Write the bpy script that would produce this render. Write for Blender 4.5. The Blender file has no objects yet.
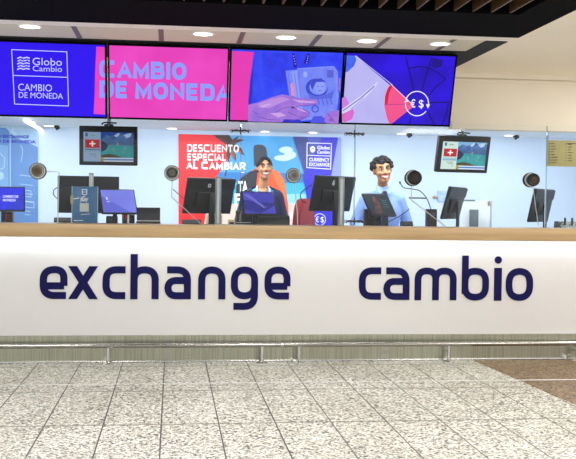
import bpy, bmesh, math, random
from mathutils import Vector, Matrix, Euler
from mathutils.geometry import tessellate_polygon
random.seed(7)
C = bpy.context.scene.collection
sc = bpy.context.scene
sc.view_settings.view_transform = 'Standard'
sc.view_settings.look = 'None'
sc.view_settings.gamma = 1
sc.view_settings.exposure = 0.04
sc.view_settings.use_curve_mapping = False
R = math.radians

# ------------------------------------------------------------------ camera
FPX, CAMH = 950.0, 1.28
_yaw = math.atan((288 - 172) / FPX); _pit = math.atan(22 / FPX); _rol = 0.0125
_F = Vector((math.sin(_yaw) * math.cos(_pit), math.cos(_yaw) * math.cos(_pit), -math.sin(_pit)))
_Rv = Vector((math.cos(_yaw), -math.sin(_yaw), 0)); _U = _Rv.cross(_F)
_R2 = _Rv * math.cos(_rol) + _U * math.sin(_rol); _U2 = _U * math.cos(_rol) - _Rv * math.sin(_rol)
CP = Vector((0, 0, CAMH))
cam = bpy.data.cameras.new('camera'); camo = bpy.data.objects.new('camera', cam); C.objects.link(camo)
cam.sensor_fit = 'HORIZONTAL'; cam.sensor_width = 36; cam.lens = 36 * FPX / 576
cam.clip_start = 0.05; cam.clip_end = 100
m = Matrix((_R2, _U2, -_F)).transposed().to_4x4(); m.translation = CP
camo.matrix_world = m
sc.camera = camo

def ray(x, y): return _F + _R2 * ((x - 288) / FPX) - _U2 * ((y - 229.5) / FPX)
def at(x, y, Y):
    d = ray(x, y); return CP + d * (Y / d.y)
def atz(x, y, Z):
    d = ray(x, y); return CP + d * ((Z - CAMH) / d.z)
def zc(P): return (P - CP).dot(_F)

# ------------------------------------------------------------------ materials
def lin(h):
    if not isinstance(h, str): return tuple(h)
    h = h.lstrip('#'); o = []
    for i in (0, 2, 4):
        c = int(h[i:i + 2], 16) / 255
        o.append(c / 12.92 if c <= .04045 else ((c + .055) / 1.055) ** 2.4)
    return tuple(o)
_mats = {}
def M(h, rough=.5, metal=0., var=.06, scale=18., coat=0., bump=0.):
    """painted / plastic / metal surface with a slight procedural variation"""
    key = ('M', h, rough, metal, var, scale, coat, bump)
    if key in _mats: return _mats[key]
    mt = bpy.data.materials.new('surface'); mt.use_nodes = True
    nt = mt.node_tree; b = nt.nodes['Principled BSDF']
    c = lin(h)
    tc = nt.nodes.new('ShaderNodeTexCoord'); nz = nt.nodes.new('ShaderNodeTexNoise'); nz.inputs['Scale'].default_value = scale
    nz.inputs['Detail'].default_value = 4
    nt.links.new(tc.outputs['Object'], nz.inputs['Vector'])
    rp = nt.nodes.new('ShaderNodeValToRGB')
    rp.color_ramp.elements[0].position = .3; rp.color_ramp.elements[1].position = .7
    rp.color_ramp.elements[0].color = (*[x * (1 - var) for x in c], 1); rp.color_ramp.elements[1].color = (*[min(1, x * (1 + var)) for x in c], 1)
    nt.links.new(nz.outputs['Fac'], rp.inputs['Fac']); nt.links.new(rp.outputs['Color'], b.inputs['Base Color'])
    b.inputs['Roughness'].default_value = rough; b.inputs['Metallic'].default_value = metal
    b.inputs['Coat Weight'].default_value = coat
    if bump:
        bp = nt.nodes.new('ShaderNodeBump'); bp.inputs['Strength'].default_value = bump; bp.inputs['Distance'].default_value = .002
        nt.links.new(nz.outputs['Fac'], bp.inputs['Height']); nt.links.new(bp.outputs['Normal'], b.inputs['Normal'])
    _mats[key] = mt; return mt
def E(h, s=1., h2=None, scale=25.):
    """the lit picture of a screen or a lamp"""
    key = ('E', h, s, h2, scale)
    if key in _mats: return _mats[key]
    mt = bpy.data.materials.new('lit'); mt.use_nodes = True
    nt = mt.node_tree; b = nt.nodes['Principled BSDF']
    c = lin(h); b.inputs['Base Color'].default_value = (.01, .01, .012, 1); b.inputs['Roughness'].default_value = .5
    b.inputs['Specular IOR Level'].default_value = .1
    b.inputs['Emission Color'].default_value = (*c, 1); b.inputs['Emission Strength'].default_value = s
    if h2:
        tc = nt.nodes.new('ShaderNodeTexCoord'); nz = nt.nodes.new('ShaderNodeTexNoise'); nz.inputs['Scale'].default_value = scale
        rp = nt.nodes.new('ShaderNodeValToRGB'); rp.color_ramp.elements[0].position = .35; rp.color_ramp.elements[1].position = .65
        rp.color_ramp.elements[0].color = (*c, 1); rp.color_ramp.elements[1].color = (*lin(h2), 1)
        nt.links.new(tc.outputs['Object'], nz.inputs['Vector']); nt.links.new(nz.outputs['Fac'], rp.inputs['Fac'])
        nt.links.new(rp.outputs['Color'], b.inputs['Emission Color'])
    _mats[key] = mt; return mt
def glass_mat(tint=(1, 1, 1), refl=.06):
    mt = bpy.data.materials.new('clear_glass'); mt.use_nodes = True
    nt = mt.node_tree; nt.nodes.clear()
    o = nt.nodes.new('ShaderNodeOutputMaterial'); mx = nt.nodes.new('ShaderNodeMixShader')
    t = nt.nodes.new('ShaderNodeBsdfTransparent'); g = nt.nodes.new('ShaderNodeBsdfGlossy')
    t.inputs['Color'].default_value = (*tint, 1); g.inputs['Roughness'].default_value = .02
    fr = nt.nodes.new('ShaderNodeFresnel'); fr.inputs['IOR'].default_value = 1.25
    nt.links.new(fr.outputs['Fac'], mx.inputs['Fac']); nt.links.new(t.outputs[0], mx.inputs[1]); nt.links.new(g.outputs[0], mx.inputs[2])
    nt.links.new(mx.outputs[0], o.inputs['Surface']); return mt

class NT:
    """tiny node helper for the bigger procedural surfaces"""
    def __init__(s, name):
        s.mt = bpy.data.materials.new(name); s.mt.use_nodes = True; s.nt = s.mt.node_tree; s.b = s.nt.nodes['Principled BSDF']
        s.tc = s.nt.nodes.new('ShaderNodeTexCoord')
    def n(s, t, **kw):
        x = s.nt.nodes.new(t)
        for k, v in kw.items(): setattr(x, k, v)
        return x
    def l(s, a, b): s.nt.links.new(a, b)
    def math(s, op, a, b=None, c=None):
        x = s.n('ShaderNodeMath', operation=op)
        for i, v in enumerate((a, b, c)):
            if v is None: continue
            if isinstance(v, (int, float)): x.inputs[i].default_value = v
            else: s.l(v, x.inputs[i])
        return x.outputs[0]
    def ramp(s, fac, stops, interp='LINEAR'):
        x = s.n('ShaderNodeValToRGB'); x.color_ramp.interpolation = interp
        while len(x.color_ramp.elements) < len(stops): x.color_ramp.elements.new(.5)
        for e, (p, c) in zip(x.color_ramp.elements, stops):
            e.position = p; e.color = (*lin(c), 1)
        s.l(fac, x.inputs['Fac']); return x.outputs['Color']
    def mix(s, fac, a, b, blend='MIX'):
        x = s.n('ShaderNodeMix', data_type='RGBA', blend_type=blend)
        for i, v in ((0, fac), (6, a), (7, b)):
            if hasattr(v, 'is_linked'): s.l(v, x.inputs[i])
            elif isinstance(v, (int, float)): x.inputs[i].default_value = v
            else: x.inputs[i].default_value = (*lin(v), 1)
        return x.outputs[2]

def granite(name, stops, joints=None):
    g = NT(name)
    vo = g.n('ShaderNodeTexVoronoi'); vo.inputs['Scale'].default_value = 85
    g.l(g.tc.outputs['Object'], vo.inputs['Vector'])
    se = g.n('ShaderNodeSeparateColor'); g.l(vo.outputs['Color'], se.inputs[0])
    col = g.ramp(se.outputs[0], stops, 'CONSTANT')
    nz = g.n('ShaderNodeTexNoise'); nz.inputs['Scale'].default_value = 1.3; nz.inputs['Detail'].default_value = 5; g.l(g.tc.outputs['Object'], nz.inputs['Vector'])
    sh = g.ramp(nz.outputs['Fac'], [(.3, '#e2e0dc'), (.7, '#ffffff')])
    col = g.mix(1., col, sh, 'MULTIPLY')
    if joints:
        x0, w, y0, l = joints
        sp = g.n('ShaderNodeSeparateXYZ'); g.l(g.tc.outputs['Object'], sp.inputs[0])
        def line(v, o, step, half):
            f = g.math('FRACT', g.math('ADD', g.math('DIVIDE', g.math('SUBTRACT', v, o), step), .5))
            return g.math('LESS_THAN', g.math('ABSOLUTE', g.math('SUBTRACT', f, .5)), half / step)
        jx = line(sp.outputs[0], x0, w, .0042); jy = line(sp.outputs[1], y0, l, .012)
        col = g.mix(jx, col, '#38342f'); col = g.mix(g.math('MULTIPLY', jy, .8), col, '#6a665e')
    g.l(col, g.b.inputs['Base Color']); g.b.inputs['Roughness'].default_value = .38
    g.b.inputs['Specular IOR Level'].default_value = .35
    return g.mt
def brushed(name, h, rough=.3, sx=2., sz=120., lo=.75):
    g = NT(name); mp = g.n('ShaderNodeMapping'); mp.inputs['Scale'].default_value = (sx, 1, sz)
    g.l(g.tc.outputs['Object'], mp.inputs[0])
    nz = g.n('ShaderNodeTexNoise'); nz.inputs['Scale'].default_value = 1.; nz.inputs['Detail'].default_value = 3; g.l(mp.outputs[0], nz.inputs['Vector'])
    c = lin(h); col = g.ramp(nz.outputs['Fac'], [(.3, tuple(x * lo for x in c)), (.7, c)])
    g.l(col, g.b.inputs['Base Color']); g.b.inputs['Metallic'].default_value = 1; g.b.inputs['Roughness'].default_value = rough
    return g.mt
def perforated(name, h, hole):
    g = NT(name); vo = g.n('ShaderNodeTexVoronoi'); vo.inputs['Scale'].default_value = 45; vo.inputs['Randomness'].default_value = .35
    g.l(g.tc.outputs['Object'], vo.inputs['Vector'])
    col = g.ramp(vo.outputs['Distance'], [(.0, hole), (.28, hole), (.34, h)])
    g.l(col, g.b.inputs['Base Color']); g.b.inputs['Roughness'].default_value = .7; return g.mt

# ------------------------------------------------------------------ builders
I4 = Matrix.Identity(4)
class MB:
    def __init__(s, L=None): s.bm = bmesh.new(); s.L = L or I4
    def _fin(s, verts, X=None):
        T = s.L @ X if X is not None else s.L
        for v in verts: v.co = T @ v.co
    def box(s, a, b, bev=0., seg=2, X=None):
        a = Vector(a); b = Vector(b); c = (a + b) / 2; d = b - a
        t = bmesh.new(); bmesh.ops.create_cube(t, size=1, matrix=Matrix.Diagonal((*d, 1)))
        if bev: bmesh.ops.bevel(t, geom=t.edges[:], offset=min(bev, min(map(abs, d)) * .45), segments=seg, affect='EDGES', profile=.5)
        bmesh.ops.translate(t, vec=c, verts=t.verts)
        s._merge(t, X); return s
    def _merge(s, t, X=None):
        T = s.L @ X if X is not None else s.L
        mp = {}
        for v in t.verts: mp[v] = s.bm.verts.new(T @ v.co)
        for f in t.faces:
            try: s.bm.faces.new([mp[v] for v in f.verts]).material_index = f.material_index
            except ValueError: pass
        t.free()
    def cyl(s, p, q, r, r2=None, seg=20, X=None):
        p = Vector(p); q = Vector(q); d = q - p
        t = bmesh.new(); bmesh.ops.create_cone(t, cap_ends=True, segments=seg, radius1=r, radius2=r if r2 is None else r2, depth=d.length)
        rot = Vector((0, 0, 1)).rotation_difference(d.normalized()).to_matrix().to_4x4()
        bmesh.ops.transform(t, matrix=Matrix.Translation((p + q) / 2) @ rot, verts=t.verts)
        s._merge(t, X); return s
    def ball(s, c, r, sub=2, X=None, rot=None):
        r = (r, r, r) if isinstance(r, (int, float)) else r
        t = bmesh.new(); bmesh.ops.create_icosphere(t, subdivisions=sub, radius=1)
        mt = Matrix.Translation(c) @ (rot or I4) @ Matrix.Diagonal((*r, 1))
        bmesh.ops.transform(t, matrix=mt, verts=t.verts); s._merge(t, X); return s
    def lathe(s, prof, c=(0, 0, 0), axis='y', seg=32, X=None, ring=False):
        """profile of (radius, height) turned about an axis"""
        t = bmesh.new(); rings = []
        for r, h in prof:
            ring = []
            for i in range(seg):
                a = 2 * math.pi * i / seg; u, v = r * math.cos(a), r * math.sin(a)
                ring.append(t.verts.new((u, h, v) if axis == 'y' else (u, v, h)))
            rings.append(ring)
        for A, B in zip(rings, rings[1:]):
            for i in range(seg): t.faces.new((A[i], A[(i + 1) % seg], B[(i + 1) % seg], B[i]))
        if ring:
            A, B = rings[-1], rings[0]
            for i in range(seg): t.faces.new((A[i], A[(i + 1) % seg], B[(i + 1) % seg], B[i]))
        else: t.faces.new(rings[0]); t.faces.new(rings[-1])
        bmesh.ops.recalc_face_normals(t, faces=t.faces); bmesh.ops.translate(t, vec=c, verts=t.verts)
        s._merge(t, X); return s
    def tube(s, pts, r, seg=10, smooth=True, X=None):
        P = [Vector(p) for p in pts]
        if smooth and len(P) > 2:
            Q = []
            for i in range(len(P) - 1):
                p0 = P[max(i - 1, 0)]; p1 = P[i]; p2 = P[i + 1]; p3 = P[min(i + 2, len(P) - 1)]
                for k in range(6):
                    t_ = k / 6
                    Q.append(.5 * ((2 * p1) + (p2 - p0) * t_ + (2 * p0 - 5 * p1 + 4 * p2 - p3) * t_ ** 2 + (3 * p1 - p0 - 3 * p2 + p3) * t_ ** 3))
            Q.append(P[-1]); P = Q
        t = bmesh.new(); prev = None; rings = []
        nrm = None
        for i, p in enumerate(P):
            d = (P[min(i + 1, len(P) - 1)] - P[max(i - 1, 0)]).normalized()
            if nrm is None: nrm = d.orthogonal().normalized()
            else:
                nrm = (nrm - d * nrm.dot(d)); nrm = nrm.normalized() if nrm.length > 1e-6 else d.orthogonal().normalized()
            bn = d.cross(nrm); rr = r if isinstance(r, (int, float)) else r[0] + (r[1] - r[0]) * i / (len(P) - 1)
            rings.append([t.verts.new(p + (nrm * math.cos(2 * math.pi * k / seg) + bn * math.sin(2 * math.pi * k / seg)) * rr) for k in range(seg)])
        for A, B in zip(rings, rings[1:]):
            for k in range(seg): t.faces.new((A[k], A[(k + 1) % seg], B[(k + 1) % seg], B[k]))
        t.faces.new(list(reversed(rings[0]))); t.faces.new(rings[-1])
        s._merge(t, X); return s
    def prism(s, pts, d0, d1, axis='y', X=None):
        """flat outline (x,z) pushed from y=d0 to y=d1"""
        t = bmesh.new()
        f3 = (lambda p, d: (p[0], d, p[1])) if axis == 'y' else (lambda p, d: (p[0], p[1], d)) if axis == 'z' else (lambda p, d: (d, p[0], p[1]))
        A = [t.verts.new(f3(p, d0)) for p in pts]; B = [t.verts.new(f3(p, d1)) for p in pts]
        n = len(pts)
        for tri in tessellate_polygon([[Vector((p[0], p[1], 0)) for p in pts]]):
            try: t.faces.new([A[i] for i in tri]); t.faces.new([B[i] for i in reversed(tri)])
            except ValueError: pass
        for i in range(n): t.faces.new((A[i], A[(i + 1) % n], B[(i + 1) % n], B[i]))
        bmesh.ops.recalc_face_normals(t, faces=t.faces)
        s._merge(t, X); return s
    def build(s, name, mat, parent=None, smooth=True, loc=None):
        me = bpy.data.meshes.new(name); s.bm.normal_update(); s.bm.to_mesh(me); s.bm.free()
        for mm in (mat if isinstance(mat, (list, tuple)) else [mat]): me.materials.append(mm)
        if smooth:
            me.polygons.foreach_set('use_smooth', [True] * len(me.polygons))
            me.set_sharp_from_angle(angle=R(38))
        o = bpy.data.objects.new(name, me); C.objects.link(o)
        if parent: o.parent = parent
        if loc: o.location = loc
        return o

MW = {}
def thing(name, label, cat, loc=(0, 0, 0), rz=0., rx=0., group=None):
    o = bpy.data.objects.new(name, None); C.objects.link(o); o.empty_display_size = .05
    o.location = loc; o.rotation_euler = (rx, 0, rz)
    o['label'] = label; o['category'] = cat
    if group: o['group'] = group
    MW[o] = Matrix.Translation(loc) @ Euler((rx, 0, rz)).to_matrix().to_4x4()
    return o
def tag(o, label, cat, group=None):
    o['label'] = label; o['category'] = cat
    if group: o['group'] = group
    return o
def struct(o): o['kind'] = 'structure'; return o
def part_label(o, l): o['label'] = l; return o

def text_mesh(body, offset=0., shear=0., spacing=1.):
    cu = bpy.data.curves.new('text', 'FONT'); cu.body = body; cu.size = 1; cu.offset = offset; cu.resolution_u = 4
    cu.shear = shear; cu.space_character = spacing; cu.fill_mode = 'FRONT' if hasattr(cu, 'fill_mode') else cu.fill_mode
    ob = bpy.data.objects.new('text', cu); C.objects.link(ob)
    dg = bpy.context.evaluated_depsgraph_get(); me = bpy.data.meshes.new_from_object(ob.evaluated_get(dg))
    V = [(v.co.x, v.co.y) for v in me.vertices]; Fc = [tuple(p.vertices) for p in me.polygons]
    bpy.data.objects.remove(ob); bpy.data.curves.remove(cu); bpy.data.meshes.remove(me)
    return V, Fc

def rounded(path, rad, closed=False, n=7):
    P = [Vector(p) for p in path]; out = []; N = len(P)
    for i, p in enumerate(P):
        if not closed and i in (0, N - 1): out.append(p); continue
        a = P[i - 1] - p; c = P[(i + 1) % N] - p; r_ = min(rad, a.length * .5, c.length * .5)
        A = p + a.normalized() * r_; B = p + c.normalized() * r_
        for k in range(n + 1):
            t_ = k / n; out.append(A * (1 - t_) ** 2 + p * 2 * t_ * (1 - t_) * .92 + p * .0 + B * t_ ** 2 + (A + B) * .5 * 2 * t_ * (1 - t_) * .08)
    res = []
    for p in out:
        if not res or (p - res[-1]).length > 1e-4: res.append(p)
    if closed and (res[0] - res[-1]).length < 1e-4: res.pop()
    return res
class Canvas:
    """a flat printed or lit picture on a thing's plane; drawn in thin layers of one mesh"""
    STEP = .0004
    def __init__(s, th, L=None, y=0.):
        s.L = L or I4; s.W = (MW[th] if th else I4) @ s.L; s.Wi = s.W.inverted(); s.th = th; s.y = y; s.k = 0
        s.V = []; s.F = []; s.mi = []; s.mats = []
    def pt(s, p):
        o = s.Wi @ CP; d = s.Wi.to_3x3() @ ray(*p); t_ = (s.y - o.y) / d.y; q = o + d * t_
        return (q.x, q.z)
    def _m(s, m):
        if m not in s.mats: s.mats.append(m)
        return s.mats.index(m)
    def raw(s, V, Fc, m):
        y = s.y - s.k * s.STEP; s.k += 1; b = len(s.V); i = s._m(m)
        s.V += [s.L @ Vector((x, y, z)) for x, z in V]
        s.F += [tuple(b + j for j in f) for f in Fc]; s.mi += [i] * len(Fc)
    def local(s, pts, m):
        tr = tessellate_polygon([[Vector((p[0], p[1], 0)) for p in pts]]); s.raw(pts, tr, m)
    def poly(s, pts, m): s.local([s.pt(p) for p in pts], m)
    def rect(s, x0, y0, x1, y1, m, slope=0.):
        s.poly([(x0, y0), (x1, y0 + slope * (x1 - x0)), (x1, y1 + slope * (x1 - x0)), (x0, y1)], m)
    def ell(s, cx, cy, rx, ry, m, n=24, rot=0.):
        s.poly([(cx + rx * math.cos(a) * math.cos(rot) - ry * math.sin(a) * math.sin(rot), cy + rx * math.cos(a) * math.sin(rot) + ry * math.sin(a) * math.cos(rot)) for a in [2 * math.pi * i / n for i in range(n)]], m)
    def line(s, pts, w, m, closed=False):
        if closed: pts = list(pts) + [pts[0]]
        Lq = [Vector(p) for p in pts]; V = []; Fc = []
        for a, b in zip(Lq, Lq[1:]):
            d = (b - a); d = d.normalized() if d.length else Vector((1, 0)); n_ = Vector((-d.y, d.x)) * w / 2; e = d * w / 2 * .6
            k = len(V); V += [s.pt(q) for q in (a + n_ - e, b + n_ + e, b - n_ + e, a - n_ - e)]; Fc.append((k, k + 1, k + 2, k + 3))
        s.raw(V, Fc, m)
    def arc(s, cx, cy, r, a0, a1, w, m, n=20, ry=None):
        s.line([(cx + r * math.cos(R(a0 + (a1 - a0) * i / n)), cy + (ry or r) * math.sin(R(a0 + (a1 - a0) * i / n))) for i in range(n + 1)], w, m)
    def text(s, body, x0, x1, ytop, ybase, m, off=0., slope=0., lean=0., clip=None, spacing=1., capref=None):
        """fit text to a pixel box; ytop/ybase are cap line and base line"""
        V, Fc = text_mesh(body, off, spacing=spacing)
        cv, _ = text_mesh('H', off); cap = max(v[1] for v in cv); base = min(v[1] for v in cv)
        mx = max(v[0] for v in V); mn = min(v[0] for v in V)
        Q = []
        for x, y in V:
            u = (x - mn) / (mx - mn); v = (y - base) / (cap - base)
            X = x0 + u * (x1 - x0); Y = ybase + v * (ytop - ybase) + slope * u * (x1 - x0)
            X += lean * (ybase - Y); Q.append((X, Y))
        if clip:
            bm = bmesh.new(); vs = [bm.verts.new((x, y, 0)) for x, y in Q]
            for f in Fc:
                try: bm.faces.new([vs[i] for i in f])
                except ValueError: pass
            for lim, nx in ((clip[0], -1), (clip[1], 1)):
                bmesh.ops.bisect_plane(bm, geom=bm.verts[:] + bm.edges[:] + bm.faces[:], plane_co=(lim, 0, 0), plane_no=(nx, 0, 0), clear_outer=True)
            bm.verts.index_update(); Q = [(v.co.x, v.co.y) for v in bm.verts]; Fc = [tuple(v.index for v in f.verts) for f in bm.faces]; bm.free()
        s.raw([s.pt(q) for q in Q], Fc, m)
    CAPS = {'C': (1.1, [([(1, 1), (0, 1), (0, 0), (1, 0)], 0)]), 'A': (1.04, [([(0, -.1), (.5, 1.03), (1, -.1)], 9), ([(.2, .3), (.8, .3)], 9)]),
            'M': (1.02, [([(0, -.1), (0, 1.0), (.5, .12), (1, 1.0), (1, -.1)], 9)]), 'B': (.82, [([(0, -.1), (0, 1.1)], 9), ([(0, 1), (.93, 1), (.93, .52), (0, .52)], 0), ([(0, .52), (1, .52), (1, 0), (0, 0)], 0)]),
            'S': (.78, [([(1, 1), (0, 1), (0, .52), (1, .52), (1, 0), (0, 0)], 0)]), 'U': (.86, [([(0, 1.1), (0, 0), (1, 0), (1, 1.1)], 0)]), 'T': (.82, [([(-.08, 1), (1.08, 1)], 9), ([(.5, 1), (.5, -.1)], 9)]),
            'P': (.8, [([(0, -.1), (0, 1.1)], 9), ([(0, 1), (1, 1), (1, .42), (0, .42)], 0)]), 'L': (.62, [([(0, 1.1), (0, 0), (1.1, 0)], 9)]),
            'R': (.84, [([(0, -.1), (0, 1.1)], 9), ([(0, 1), (1, 1), (1, .44), (0, .44)], 0), ([(.45, .44), (1.05, -.1)], 9)]),
            'I': (.0, [([(0, -.1), (0, 1.1)], 9)]), 'O': (.88, [([(0, 0), (1, 0), (1, 1), (0, 1)], 1)]), 'D': (.84, [([(0, -.1), (0, 1.1)], 9), ([(0, 1), (1, 1), (1, 0), (0, 0)], 2)]),
            'E': (.68, [([(1.1, 1), (0, 1), (0, 0), (1.1, 0)], 9), ([(0, .5), (1, .5)], 9)]), 'N': (.86, [([(0, -.1), (0, 1.0), (1, .0), (1, 1.1)], 9)])}
    def caps(s, body, x0, x1, ytop, ybase, m, th, slope=0., clip=None):
        h = ybase - ytop; hh = h - th; adv = []; x = 0; pv = ''
        for ch in body:
            if ch == ' ': x += .34 * h; continue
            w = s.CAPS[ch][0] * hh; x -= .09 * h if 'A' in (ch, pv) else 0; adv.append((ch, x, w)); x += w + th + .12 * h; pv = ch
        tot = x - .12 * h; k = (x1 - x0) / tot
        for ch, xx, w in adv:
            for pth, md in s.CAPS[ch][1]:
                P = [Vector((xx + th / 2 + u * w, th / 2 + v * hh if 0 <= v <= 1 else (0 if v < 0 else h))) for u, v in pth]
                P = rounded(P, {0: h * .22, 1: h * .36, 2: h * .26}.get(md, .0001), md == 1, 6); N = len(P); Lf = []; Rt = []; cl = md == 1
                for i, p in enumerate(P):
                    a = P[i - 1] if (i or cl) else None; c_ = P[(i + 1) % N] if (i < N - 1 or cl) else None
                    da = (p - a).normalized() if a is not None else None; dc = (c_ - p).normalized() if c_ is not None else None
                    d = dc if da is None else da if dc is None else ((da + dc).normalized() if (da + dc).length > 1e-3 else dc)
                    n_ = Vector((-d.y, d.x)); ref = dc if dc is not None else da
                    q = th / 2 / max(.45, n_.dot(Vector((-ref.y, ref.x)))); Lf.append(p + n_ * q); Rt.append(p - n_ * q)
                V = []; Fc = []
                for p in Lf + Rt:
                    X = x0 + p.x * k
                    if clip: X = min(max(X, clip[0]), clip[1])
                    yy = min(max(p.y, 0), h)
                    V.append(s.pt((X, ybase - yy + slope * (X - x0))))
                for i in range(N if cl else N - 1):
                    j = (i + 1) % N; Fc.append((i, j, N + j, N + i))
                s.raw(V, Fc, m)
    def build(s, name, parent=None):
        me = bpy.data.meshes.new(name); me.from_pydata([tuple(v) for v in s.V], [], s.F)
        me.polygons.foreach_set('material_index', s.mi)
        for mm in s.mats: me.materials.append(mm)
        me.update()
        bm = bmesh.new(); bm.from_mesh(me)
        nrm = (s.L.to_3x3() @ Vector((0, -1, 0)))
        flip = [f for f in bm.faces if f.normal.dot(nrm) < 0]
        bmesh.ops.reverse_faces(bm, faces=flip); bm.to_mesh(me); bm.free()
        o = bpy.data.objects.new(name, me); C.objects.link(o)
        o.parent = parent or s.th
        return o

# ------------------------------------------------------------------ common materials
BLK = M('#101114', .45); BLK2 = M('#0c0d0f', .5); CHAR = M('#14171a', .45); DGREY = M('#3a4046', .45)
CHROME = M('#d4d4d4', .15, 1., .03); STEEL = brushed('steel', '#b9b9b0', .28); DARKMET = M('#4a4640', .3, 1.)
EDGE = glass_mat((.72, .82, .85)); GLASS = glass_mat((.985, .995, 1.)); WHITE = M('#f2f2f0', .5)
GREYPOST = M('#b8bdb8', .3, .7)

# ------------------------------------------------------------------ key distances
YP = 7.86            # white counter panel
YL = 7.78            # front of the ledge
YG = 8.2             # glass
YB = 8.3             # bulkhead
YW = 10.9            # back wall
ZC = 2.503           # hall ceiling
ZS = 2.146           # staff ceiling
ZLT, ZLB, ZPB = 1.127, 1.023, .217
XL, XR = -3.0, 5.2
ZD = .95             # work desk top

# ------------------------------------------------------------------ floor
pA = atz(475, 361.3, 0); pB = atz(576, 405, 0)
j0 = atz(161.5, 420, 0).x
FL = granite('speckled_granite', [(0, '#2a2825'), (.11, '#69655d'), (.21, '#9b978c'), (.34, '#bfbbae'), (.52, '#d8d6ca'), (.76, '#eeeee6')], (j0, .336, atz(100, 391.5, 0).y, 1.02))
FB = granite('brown_granite', [(0, '#3a2a1c'), (.2, '#614a34'), (.4, '#7a5f45'), (.62, '#937856'), (.85, '#b09876')])
struct(MB().box((XL - 1, -3, -.1), (XR + 1, YW + .2, 0)).build('floor', FL, smooth=False))
d_ = (pB - pA).normalized(); far_ = pA - d_ * .12; near_ = pA + d_ * 3.4
struct(MB().prism([(far_.x, far_.y), (near_.x, near_.y), (XR + .9, near_.y), (XR + .9, far_.y)], .0002, .0016, 'z').build('floor_inlay', FB, smooth=False))
yl = atz(288, 382.6, 0).y
struct(MB().box((XL - .9, yl - .011, .0017), (XR + .8, yl + .011, .0026)).build('floor_line', M('#f4f6f4', .2), smooth=False))  # thin pale line across the floor, parallel to the counter

# ------------------------------------------------------------------ ceiling of the hall
CREAM = M('#faf3e2', .75, 0, .02, 2.); BLKC = M('#0b0b0d', .95); BLKC.node_tree.nodes['Principled BSDF'].inputs['Specular IOR Level'].default_value = .05; WOOD = M('#543a1c', .5, 0, .2, 30.)
xr = atz(515, 38, ZC).x; ye = atz(300, 28.5, ZC).y; yw_ = atz(300, 33.5, ZC).y; yp = atz(300, 46, ZC).y; yd = 7.98
xq = atz(504, 43, ZC).x
xs = atz(481, 43.5, ZC).x
xbl = XL - 1
ys = atz(300, 4.5, ZC).y
b = MB(); b.box((xbl, ys, ZC - .012), (xr, ye, ZC + .14)); b.box((xr - .28, -3, ZC - .012), (xr, ys, ZC + .14)); b.box((xbl, -3, ZC + .1), (xr - .28, ys, ZC + .14))
blackc = struct(b.build('ceiling_slatted', BLKC, smooth=False))
x = xr - .34
while x > -1.9:
    MB().box((x - .007, .5, ZC - .004), (x + .005, ys - .002, ZC + .09)).build('slat', WOOD, blackc, smooth=False); x -= .118
struct(MB().box((xbl, ye, ZC - .004), (xr, yw_, ZC + .14)).build('trim_2', M('#f3efe4', .6), smooth=False))
pf = struct(MB().box((xbl, yw_, ZC + .002), (xs, yp, ZC + .14)).build('ceiling_perforated', perforated('perforated_board', '#dcd7be', '#9c9680'), smooth=False))
for px in (-10, 77, 161, 243, 322, 395, 466):
    xx = atz(px, 33, ZC).x
    MB().box((xx - .018, yw_ + .002, ZC - .001), (xx + .018, yp, ZC + .01)).build('joint_strip', M('#77705f', .6), pf, smooth=False)
b = MB(); b.box((xbl, yp, ZC - .006), (xq, yd, ZC + .14)); b.box((xs, yw_ + .02, ZC - .006), (xq, yp, ZC + .14))
struct(b.build('ceiling_border', M('#11161c', .8), smooth=False))
b = MB(); b.box((xr, -3, ZC), (XR + 1, YB + .12, ZC + .14)); b.box((xq, yw_, ZC), (xr, YB + .12, ZC + .14)); b.box((xbl, yd, ZC), (xq, YB + .12, ZC + .14))
struct(b.build('ceiling', CREAM, smooth=False))
BULK = M('#f4ecdc', .7, 0, .02, 2.)
xsp = at(452, 120, YB).x
b = MB(); b.box((xbl, YB, 2.075), (xsp, YB + .12, ZC)); b.box((xsp, YB, 2.003), (XR + 1, YB + .12, ZC)); b.box((xbl, YB - .03, 2.462), (XR + 1, YB, ZC)); b.box((xbl, YB - .016, 2.43), (XR + 1, YB, 2.452))
struct(b.build('wall_front', BULK, smooth=False))

def downlight(p, r, z, label, group, spot=False, strength=5., energy=None, col=(1, .97, .9)):
    t = thing('downlight', label, 'ceiling light', (p.x, p.y, z), group=group)
    MB().lathe([(r, 0), (r * 1.22, 0), (r * 1.22, -.008), (r, -.01)], axis='z', ring=True).build('rim', WHITE, t)
    MB().lathe([(r * .98, -.0005), (r * .98, -.007), (r * .6, -.0075)], axis='z').build('lens', E('#fffdf2', strength), t)
    if spot:
        MB().cyl((.0 + r * 1.2, 0, -.03), (r * 1.9, 0, -.004), .03).build('spot_head', BLK2, t)
    if energy:
        l = bpy.data.lights.new('lamp', 'SPOT'); l.energy = energy; l.spot_size = R(130); l.spot_blend = .6; l.color = col; l.shadow_soft_size = r
        lo = bpy.data.objects.new('lamp', l); C.objects.link(lo); lo.location = (p.x, p.y, z - .03)
    return t
for px, py, nm in ((30, 25.5, 'bright round downlight above the blue logo screen'), (203, 33, 'bright round downlight above the pink lettered screen'), (286, 36.5, 'largest bright downlight above the screen of hands with banknotes'),
                   (367, 40, 'bright round downlight above the gap beside the dial screen'), (440, 43, 'bright downlight nearest the right end of the perforated ceiling')):
    downlight(atz(px, py, ZC), .068, ZC, nm, 'downlights in the perforated ceiling', energy=14)

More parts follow.
